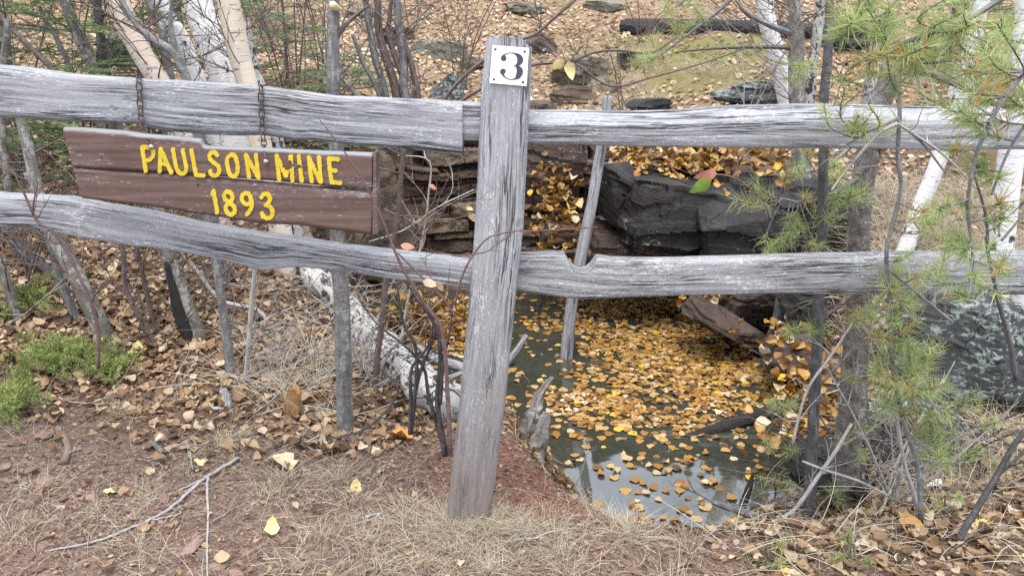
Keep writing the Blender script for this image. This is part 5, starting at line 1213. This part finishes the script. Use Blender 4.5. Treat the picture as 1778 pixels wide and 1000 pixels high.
def jit(lst, n, sp, rs=r): return [(x + rs.normal(0, sp), y + rs.normal(0, sp), s * rs.uniform(.75, 1.15)) + tuple(rest) for (x, y, s, *rest) in lst for _ in range(n)]
pine('pine_tree', 'scaly grey pine trunk with sparse needles standing behind the lower right rail',
     [([(1541,112,26),(1538,150,32),(1525,195,38),(1498,320,38),(1490,450,40),(1489,560,42),(1482,700,46),(1474,810,48),(1470,870,54)], 2.35), ([(1700,165,7),(1655,145,10),(1600,125,12),(1540,128,14)], 2.3), ([(1360,345,3),(1400,352,5),(1450,335,7),(1492,310,9)], 2.3), ([(1410,560,3),(1445,540,5),(1490,500,8)], 2.3), ([(1400,300,3),(1440,285,5),(1495,240,8)],2.3), ([(1380,700,3),(1430,660,5),(1486,600,8)],2.25), ([(1600,700,3),(1550,640,5),(1490,560,8)],2.25)],
     jit([(1270,345,38,2.2),(1345,435,40,2.2),(1380,400,40,2.2),(1400,365,36,2.2),(1415,275,34,2.2),(1395,290,30,2.2),(1450,400,42,2.2),(1440,430,36,2.2),(1390,570,38,2.2),(1425,553,34,2.2),(1490,570,34,2.2),(1480,310,44,2.2),(1500,345,40,2.2),(1370,690,34,2.2),(1342,688,28,2.2),(1360,772,26,2.2),(1480,640,36,2.2),(1500,780,36,2.2),(1450,850,34,2.2),(1520,740,34,2.2),(1300,330,30,2.2),(1460,345,38,2.2),(1430,300,30,2.2)], 2, 14), 7, per=52, mat='bark_pine')
pine('pine_sapling', 'young pine sapling with yellow green needles growing in front of the right hand rails',
     [([(1552,60,5),(1556,110,6),(1560,190,7),(1557,270,7),(1564,325,7),(1552,380,7),(1541,440,7),(1550,520,7.5),(1552,620,8),(1565,720,8),(1592,810,8.5),(1600,900,9)], 1.84), ([(1660,560,3),(1610,520,4),(1548,470,6)], 1.82), ([(1480,240,3),(1515,225,4),(1560,205,6)], 1.84), ([(1650,720,3),(1600,690,4),(1558,640,6)], 1.82), ([(1500,240,3),(1480,245,4),(1420,290,2)], 1.86), ([(1640,300,3),(1600,250,4),(1560,215,6)], 1.8)],
     jit([(1540,560,38),(1562,600,42),(1560,650,42),(1530,700,38),(1590,700,42),(1605,640,38),(1620,780,36),(1590,570,34),(1545,500,34),(1560,460,36),(1610,455,38),(1600,380,40),(1640,400,40),(1570,690,38),(1640,690,34),(1600,740,38),(1580,620,40),(1540,640,36),(1620,600,32),(1690,690,26),(1560,540,34),(1650,770,30),(1490,215,34),(1470,190,30),(1530,230,34),(1660,760,30)], 3, 18), 8, per=50, mat='bark_grey')
pine('pine_bough', 'pale green pine boughs hanging into the upper right corner close to the camera',
     [([(1790,-40,12),(1700,20,11),(1620,55,10),(1540,85,7),(1470,120,4)], 1.45), ([(1830,60,10),(1770,130,9),(1720,200,8),(1690,280,7),(1680,360,6),(1690,440,5),(1685,500,3)], 1.25), ([(1600,-60,9),(1560,-10,8),(1520,30,6),(1460,60,3)], 1.5), ([(1800,180,6),(1750,260,5),(1720,340,4)], 1.3), ([(1850,300,6),(1790,360,5),(1740,420,4)],1.25)],
     jit([(1500,60,54,1.5),(1560,40,58,1.5),(1620,50,58,1.45),(1500,105,48,1.5),(1560,90,58,1.45),(1530,25,50,1.5),(1600,110,58,1.45),(1660,60,58,1.4),(1640,30,58,1.4),(1540,120,44,1.5),(1470,30,50,1.5),(1580,60,60,1.45),(1690,20,60,1.4)], 3, 30) + jit([(1720,60,62,1.35),(1750,120,62,1.3),(1700,140,56,1.35),(1730,200,58,1.3),(1690,210,52,1.3),(1700,280,52,1.27),(1680,330,48,1.25),(1700,390,48,1.25),(1690,460,44,1.25),(1680,510,38,1.25),(1770,200,60,1.3),(1760,60,60,1.3),(1650,100,60,1.4),(1700,100,60,1.35),(1660,200,50,1.3),(1720,290,54,1.27),(1740,350,50,1.25),(1670,420,46,1.25),(1720,500,44,1.25)], 2, 26), 9, per=46, mat='bark_grey', cat='branch', base=W(1800, 100, 1.35), tw=.0018)
pine('pine_bough', 'small pine sprig crossing the leafy slope at the top right of the post',
     [([(1330,-60,8),(1260,10,7),(1210,50,5),(1150,95,3)], 3.4), ([(1215,-40,5),(1190,0,4),(1165,20,3)], 3.4)],
     jit([(1150,85,44,3.4),(1185,62,40,3.4),(1130,105,34,3.4),(1120,95,30,3.4),(1170,15,40,3.4),(1200,30,40,3.4),(1210,10,36,3.4),(1420,110,24,3.2),(1385,130,24,3.2),(1365,120,24,3.2)], 2, 12), 10, per=44, cat='branch', base=W(1300, -20, 3.4))
for i, (px, py, lab) in enumerate([(1330, 985, 'tiny pine seedling among the leaves at the bottom edge'), (1440, 880, 'small bright pine seedling at the foot of the dark sapling'), (1345, 872, 'yellowish pine seedling on the near right bank'), (1640, 905, 'pine seedling in the leaf litter at the lower right'), (1700, 830, 'grassy green pine seedling below the lichen crusted boulder'), (1480, 985, 'dull green pine seedling at the lower right edge of the leaves')]):
    g = onG(px, py); Yg = g[1]; gx_, gy_, gd = proj(g)
    pine('pine_seedling', lab, [([(px, py - 40, 3), (px + 2, py - 15, 4), (px, py + 4, 5)], Yg)], jit([(px - 14, py - 32, 24, Yg), (px + 16, py - 30, 24, Yg), (px, py - 44, 24, Yg), (px - 22, py - 14, 20, Yg), (px + 24, py - 10, 20, Yg)], 1, 6), 20 + i, per=40, mat='twig', cat='seedling')

# ---- firs and cedars
def fir(name, label, base, hgt, rad, seed, nb=34, group=None, lo=.08, drop=.15, mat='fir', nlen=.03, nwid=.005, bright=0.0):
    rs = np.random.RandomState(seed); base = np.asarray(base, float); root = thing(name, label, 'tree', base, group)
    mb = MB(); mb.tube(np.array([base + [0, 0, -.05], base + [rs.normal(0, .03), 0, hgt * .5], base + [rs.normal(0, .05), 0, hgt]]), np.array([.02, .014, .004]) * hgt / 1.5, 8); part(mb, 'trunk', M['bark_grey'], root)
    tm = MB(); P0, D, L, T = [], [], [], []
    nb = int(nb * .75)
    for k in range(nb):
        f = lo + (1 - lo) * (k + rs.rand()) / nb; a = rs.uniform(0, 6.28); ln = rad * (1 - f) ** .8 * rs.uniform(.7, 1.15) + .08
        p = base + [0, 0, f * hgt]; d = np.array([math.cos(a), math.sin(a), .12]); side = np.array([-math.sin(a), math.cos(a), 0])
        t = np.linspace(0, 1, 8); br = p + d[None] * (ln * t)[:, None] + np.array([0, 0, 1])[None] * (-drop * ln * t ** 2 * 1.5)[:, None]
        tm.tube(br, np.linspace(.005, .0015, 8), 4, .5, False); tb = rs.uniform(.2, .8) + bright
        for m in range(int(10 + 22 * ln / rad)):
            u = rs.uniform(.12, 1.0); j = min(6, int(u * 7)); o = br[j] + (br[j + 1] - br[j]) * (u * 7 - j); sg = 1 if m % 2 else -1
            tl = ln * .42 * (1.1 - u) * rs.uniform(.6, 1.2) + .03; td = d * .75 + side * sg * .8 + np.array([0, 0, rs.normal(-.05, .12)]); td /= np.linalg.norm(td)
            n = int(tl / .0038); q = rs.rand(n); oo = o + td[None] * (tl * q)[:, None]; ss = np.where(rs.rand(n) < .5, 1, -1)[:, None]; pd = np.cross(td, [0, 0, 1]); pd /= np.linalg.norm(pd)
            P0.append(oo); D.append(td[None] * .8 + pd[None] * ss * .8 + rs.normal(0, .18, (n, 3))); L.append(nlen * rs.uniform(.6, 1.1, n)); T.append(np.clip(tb + .25 * (q - .5) + rs.normal(0, .12, n), 0, 1))
    part(tm, 'branches', M['bark_grey'], root, kind='stuff')
    P0, D, L, T = [np.concatenate(a) for a in (P0, D, L, T)]
    o = link('foliage', ribbon_obj('foliage', P0, D, L, np.full(len(L), nwid), T, M[mat]), M[mat], root); o.location = tuple(-base); o['kind'] = 'stuff'; return root
fir('fir_tree', 'dark feathery fir filling the gap between the grey trunk and the pink birch', onG(205, 330), 2.3, .85, 1, 46)
fir('fir_tree', 'fir sapling with drooping sprays at the upper left edge', onG(60, 330), 1.9, .8, 2, 40)
fir('fir_tree', 'green fir beyond the leaning stems in the upper left corner', onG(20, 215), 3.0, 1.1, 3, 46)
fir('fir_tree', 'light green fir rising behind the white birches', onG(330, 200), 2.7, .9, 4, 46, bright=.15)
fir('fir_tree', 'small bright fir right of the cream birch', onG(500, 150), 1.1, .6, 5, 30, bright=.3)
fir('fir_tree', 'low bright green fir poking over the rail between the sapling and the alder clump', onG(615, 185), .36, .52, 6, 20, lo=.3, drop=.05, bright=.35)
fir('fir_tree', 'young fir seen below the left end of the sign', onG(70, 400), .8, .5, 7, 26)
fir('fir_tree', 'low fir showing under the wavy upper left rail', onG(520, 262), .5, .5, 8, 20, bright=.2)
fir('fir_tree', 'distant fir behind the pine boughs at the upper right', onG(1640, 130), 2.2, .8, 9, 34, bright=.1)
fir('fir_tree', 'distant light fir at the top right corner', onG(1760, 210), 2.0, .8, 10, 34, bright=.2)
fir('fir_tree', 'thin fir at the top of the frame left of the sapling with the sawn knot', onG(455, 60), 2.0, .7, 11, 30, bright=.2)
# ---- ground juniper and club moss patches
def frond_patch(px, py, wpx, hpx, n, label, seed, size=.09, bright=0.0):
    rs = np.random.RandomState(seed); P0, D, L, T, tm = [], [], [], [], MB(); c = onG(px, py)
    for _ in range(n):
        g = onG(px + rs.normal(0, .33) * wpx, py + rs.normal(0, .33) * hpx); a = rs.uniform(0, 6.28); d = np.array([math.cos(a), math.sin(a), rs.uniform(.5, 1.6)]); d /= np.linalg.norm(d)
        ln = size * rs.uniform(.6, 1.2); side = np.cross(d, rs.normal(size=3)); side /= np.linalg.norm(side); tb = rs.uniform(.25, .8) + bright
        tm.tube(np.array([g, g + d * ln * .5, g + d * ln + [0, 0, -.12 * ln]]), .0012, 4, .5, False)
        for m in range(16):
            u = .15 + .85 * m / 16; sg = 1 if m % 2 else -1; l2 = ln * .5 * (1.1 - u) + .008; k = 7; q = np.linspace(0, 1, k); td = d * .8 + side * sg
            td /= np.linalg.norm(td); oo = g + d * ln * u + td[None] * (l2 * q)[:, None]
            P0.append(oo); D.append(td[None] + rs.normal(0, .55, (k, 3))); L.append(np.full(k, .013) * rs.uniform(.6, 1.2, k)); T.append(np.clip(tb + .3 * (q - .4) + rs.normal(0, .1, k), 0, 1))
    root = thing('ground_juniper', label, 'plant', c); part(tm, 'stems', M['twig'], root, kind='stuff')
    P0, D, L, T = [np.concatenate(a) for a in (P0, D, L, T)]
    o = link('foliage', ribbon_obj('foliage', P0, D, L, np.full(len(L), .003), T, M['juniper']), M['juniper'], root); o.location = tuple(-c); o['kind'] = 'stuff'
frond_patch(110, 630, 110, 50, 90, 'bright green feathery ground juniper spreading through the leaves at the left', 1)
frond_patch(195, 648, 60, 40, 34, 'green juniper sprig at the foot of the lichen spotted trunk', 2)
frond_patch(65, 528, 60, 36, 34, 'small green juniper patch in the leaf litter beneath the left end of the rail', 3)
frond_patch(10, 552, 40, 30, 20, 'green juniper tuft at the left edge beside the pale stem', 4)
frond_patch(30, 705, 60, 50, 46, 'yellowish green juniper sprawl at the left edge above the stones', 5, bright=.15)
frond_patch(1260, 95, 200, 40, 50, 'olive mossy patch on the slope left of the upper right birch', 6, .05, .2)
# ------------------------------------------------------------------ bare shrubs
def bare_shrub(name, label, pxb, pyb, hgt, spread, ns, seed, mat='twig', rad=.007, group=None, twn=6, Yb=None):
    rs = np.random.RandomState(seed); g = onG(pxb, pyb) if Yb is None else np.array([W(pxb, pyb, Yb)[0], Yb, G(W(pxb, pyb, Yb)[0], Yb)])
    root = thing(name, label, 'shrub', g, group)
    for i in range(ns):
        a = rs.uniform(0, 6.28); q = rs.uniform(.15, 1) * spread; h = hgt * rs.uniform(.6, 1.1)
        pts = [g + [rs.normal(0, .03), rs.normal(0, .03), -.03], g + np.array([math.cos(a) * q * .35, math.sin(a) * q * .35, h * .5]) + rs.normal(0, .03, 3), g + np.array([math.cos(a) * q, math.sin(a) * q, h])]
        P = spline(pts, 16); R = np.linspace(rad, rad * .3, 16) * rs.uniform(.6, 1.2); mb = MB(); mb.tube(P, R, 6, rs.rand(), False, .05, i)
        side_twigs(mb, P, R, twn, hgt * .3, seed * 31 + i, rad * .45, .6, 2, .15, .95); part(mb, 'stem', M[mat], root)
    return root
for i, (lab, px, py, h, sp, ns, mat) in enumerate([
    ('wiry bare shrub in the upper left corner among the firs', 40, 300, 1.6, .8, 7, 'bark_grey'),
    ('bare shrub with crossing twigs behind the left end of the sign', 150, 330, 1.5, .7, 7, 'twig'),
    ('fine twigged shrub behind the pink birch', 280, 310, 1.5, .6, 6, 'twig'),
    ('tall bare shrub right of the cream birch', 520, 250, 1.7, .7, 7, 'twig'),
    ('bare shrub spreading over the slope left of the alder clump', 560, 150, 1.5, .9, 6, 'twig'),
    ('bare twiggy shrub on the slope behind the number plate', 800, 160, 1.2, 1.1, 6, 'twig'),
    ('thin twigged shrub on the crest right of the number plate', 1080, 200, .8, .9, 4, 'twig'),
    ('bare shrub beneath the upper right birch', 1300, 210, .9, .8, 5, 'twig_grey'),
    ('grey bare shrub behind the pine boughs at the right', 1620, 330, 1.1, .6, 6, 'twig_grey'),
    ('dead twiggy shrub at the right of the pool behind the sapling', 1465, 680, .55, .5, 8, 'twig_grey'),
    ('dead grey shrub at the lower right under the pine needles', 1560, 880, .45, .5, 7, 'twig_grey'),
    ('thin dead shrub in front of the dark rock slabs', 1400, 470, .6, .5, 6, 'twig_grey'),
    ('low brushy shrub in the leaves at the left edge under the rail', 40, 480, .6, .5, 5, 'twig'),
    ('leafless shrub among the stems under the sign', 300, 540, .5, .5, 6, 'twig'),
    ('leafless shrub tangled round the fallen birch log', 640, 660, .5, .4, 6, 'twig_grey'),
    ('bare shrub far up the slope at the top middle', 720, 60, 1.6, 1.0, 5, 'twig'),
    ('low brown brushy shrub on the slope above the leaning pole', 1010, 150, .45, .7, 6, 'twig'),
    ('thin brushy shrub beside the charred log end', 1110, 75, .6, .8, 5, 'twig'),
    ('sprawling bare shrub on the slope between the post and the charred log', 940, 60, .9, 1.0, 5, 'twig'),
    ('dense dead brush at the dark foot of the pine trunk', 1500, 850, .4, .4, 9, 'twig_dark'),
    ('dark twiggy tangle below the lichen crusted boulder', 1640, 830, .4, .45, 8, 'twig_dark'),
    ('bare grey shrub far up the slope at the top left', 470, 90, 1.8, 1.0, 6, 'bark_grey')]):
    bare_shrub('bare_shrub', lab, px, py, h, sp, ns, 200 + i, mat, .006)
# leaf blades still hanging on twigs
def hang_leaf(px, py, Y, lpx, ang, mat, root, seed, wide=.5):
    T = leaf_templates(4, 3, seed, wide, .25)[seed % 3]; c = W(px, py, Y); s = lpx / FPX * proj(c)[2]; a = math.radians(ang)
    V = T[0]; u = np.array([math.cos(a), 0, -math.sin(a)]); v = np.array([math.sin(a), .25, math.cos(a)]); n = np.array([0, -1, .2])
    P = c + s * (V[:, 1:2] * u + V[:, 0:1] * v + V[:, 2:3] * n); mb = MB(); mb.add(P, T[1]); return part(mb, 'leaf', mat, root)
def wand(name, label, cat, pls, Y, mat, seed, leaves=(), tw=2, twl=.12):
    root = None
    for i, pl in enumerate(pls):
        P, R = wood_path(pl, Y, 30, .004, seed + i)
        if root is None: root = thing(name, label, cat, P[-1])
        mb = MB(); mb.tube(P, R, 6, .5, True, .06, i); side_twigs(mb, P, R, tw, twl, seed + 9 * i, .0018, .5, 1, .1, .9); part(mb, 'stem' if i == 0 else 'branch', M[mat], root)
    for l in leaves: hang_leaf(*l[:5], M[l[5]], root, l[6])
    return root
wand('bare_shrub', 'dark red twigged shrub growing close behind the number post on its left', 'shrub',
     [[(640,375,2.2),(672,440,2.9),(712,500,4.3),(752,560,6.5),(765,620,8.6),(760,700,10.1),(775,790,13.0)], [(757,545,3.6),(745,600,5.0),(716,640,5.8),(715,700,7.9),(712,752,9.4)], [(690,500,3.6),(700,560,5.8),(722,610,6.5),(718,700,7.9),(714,750,8.6)], [(786,520,2.2),(780,580,3.6),(768,630,6.5),(763,700,8.6)], [(660,640,2.9),(690,680,4.3),(640,740,4.3),(580,760,3.6)], [(612,500,1.4),(650,560,2.9),(700,600,4.3),(735,640,5.8),(745,690,7.2),(770,770,8.6)], [(735,535,2.2),(756,575,4.3),(730,650,6.5),(716,720,7.2)]], 2.12, 'twig_dark', 300, tw=3)
wand('bare_shrub', 'reddish wand arching across the lower left rail beside the post with a few withered leaves', 'shrub',
     [[(552,205,2),(600,270,3),(648,350,4),(680,420,5),(703,470,5.5),(740,530,6),(768,575,7),(775,680,9),(780,790,11)], [(905,400,2.5),(850,412,3.5),(822,440,4),(800,480,4.5),(786,530,5)], [(1040,395,1.8),(960,400,2.5),(905,402,3)], [(710,430,2),(745,380,2.5),(800,345,2.5)], [(690,440,3),(730,480,3.5),(770,520,4),(790,550,5)]],
     1.80, 'twig_red', 320, [(708,428,1.79,26,10,'red_leaf',1),(748,492,1.79,30,15,'litter_one',2),(764,497,1.79,22,60,'litter_one',3)], tw=2)
wand('bare_shrub', 'thin dark twig curving in front of the lower rail at the left edge', 'shrub', [[(20,300,2),(40,340,4),(62,385,5),(90,405,5),(130,470,5),(165,560,6),(170,640,6)], [(66,320,2),(60,350,3),(58,372,3)]], 1.86, 'twig_red', 340, tw=2)
wand('bare_shrub', 'bare twig with two pale yellow leaves hanging over the slope right of the number plate', 'shrub',
     [[(1180,60,3),(1130,92,4),(1075,88,5),(1030,92,5),(985,108,5),(930,112,6),(880,130,7),(780,190,8),(720,260,9)], [(1010,80,3),(990,105,3),(985,118,3)], [(1000,0,6),(965,30,6),(930,60,6),(880,80,6),(800,140,7),(740,220,8)], [(1290,85,3),(1220,110,3),(1130,135,3.5),(1060,150,4),(1000,112,4)]], 3.9, 'twig', 350, [(968,113,3.85,30,150,'yellow_leaf',4,),(990,124,3.85,34,75,'yellow_leaf',5)], tw=5, twl=.35)
wand('bare_shrub', 'slender twig bearing one pink and green leaf over the dark rock slabs', 'shrub', [[(1205,330,2),(1232,305,3),(1275,310,4),(1330,350,4),(1385,390,5),(1420,470,6),(1430,560,6)], [(1215,300,2),(1235,303,2)]], 2.3, 'twig_red', 360, [(1225,305,2.28,42,170,'red_leaf',2),(1216,324,2.28,44,150,'green_leaf',4)])
wand('bare_shrub', 'pale twig with withered orange leaves hanging before the brown rock face', 'shrub', [[(690,270,2),(745,280,3),(742,340,4),(735,400,4),(720,470,4),(700,560,5),(690,650,6)], [(640,420,2),(700,400,3),(760,360,3),(822,330,3)]], 3.0, 'twig_grey', 370, [(752,325,2.98,16,40,'red_leaf',1),(737,358,2.98,18,80,'litter_one',2),(820,377,2.98,20,60,'litter_one',4),(815,362,2.98,14,20,'yellow_leaf',5)], tw=4, twl=.25)
wand('bare_shrub', 'dark bent stem leaning in from the lower right edge', 'shrub', [[(1800,720,8),(1760,770,9),(1725,830,10),(1690,890,11),(1665,935,12)], [(1800,760,5),(1760,800,6),(1735,822,6)]], 1.72, 'bark_dark', 380, tw=3)
wand('bare_shrub', 'long dark wand hanging down past the right end of the rails', 'shrub', [[(1690,300,4),(1712,380,5),(1716,440,6),(1735,520,7),(1755,590,8),(1765,660,8)]], 1.6, 'bark_dark', 390, tw=2)
wand('bare_shrub', 'pale dead twig looping over the charred hollow at the lower right', 'shrub', [[(1480,735,6),(1455,780,7),(1420,830,7),(1385,880,7),(1360,900,7)], [(1392,800,4),(1430,815,5),(1490,835,5),(1540,860,5)], [(1560,660,4),(1560,720,6),(1570,800,7),(1595,880,8),(1600,930,8)], [(1480,560,3),(1440,620,5),(1400,680,5),(1375,770,6)]], 1.98, 'twig_grey', 400, tw=4)
wand('bare_shrub', 'crooked grey dead branch in front of the upper right rail', 'shrub', [[(1770,190,5),(1740,185,6),(1700,150,7),(1660,110,5)], [(1440,330,4),(1470,290,5),(1520,235,6),(1556,215,7)], [(1700,330,3),(1640,270,4),(1590,235,5),(1560,215,6)]], 1.8, 'twig_grey', 410, tw=4)
# straw stalks by the near water edge
wand('grass_stalk', 'single dry grass stalk leaning over the near bank right of the post', 'grass stalk', [[(1022,782,3),(1005,830,2),(980,880,2),(978,890,2)]], 2.15, 'twig_grey', 420, tw=0)
bpy.context.view_layer.update()
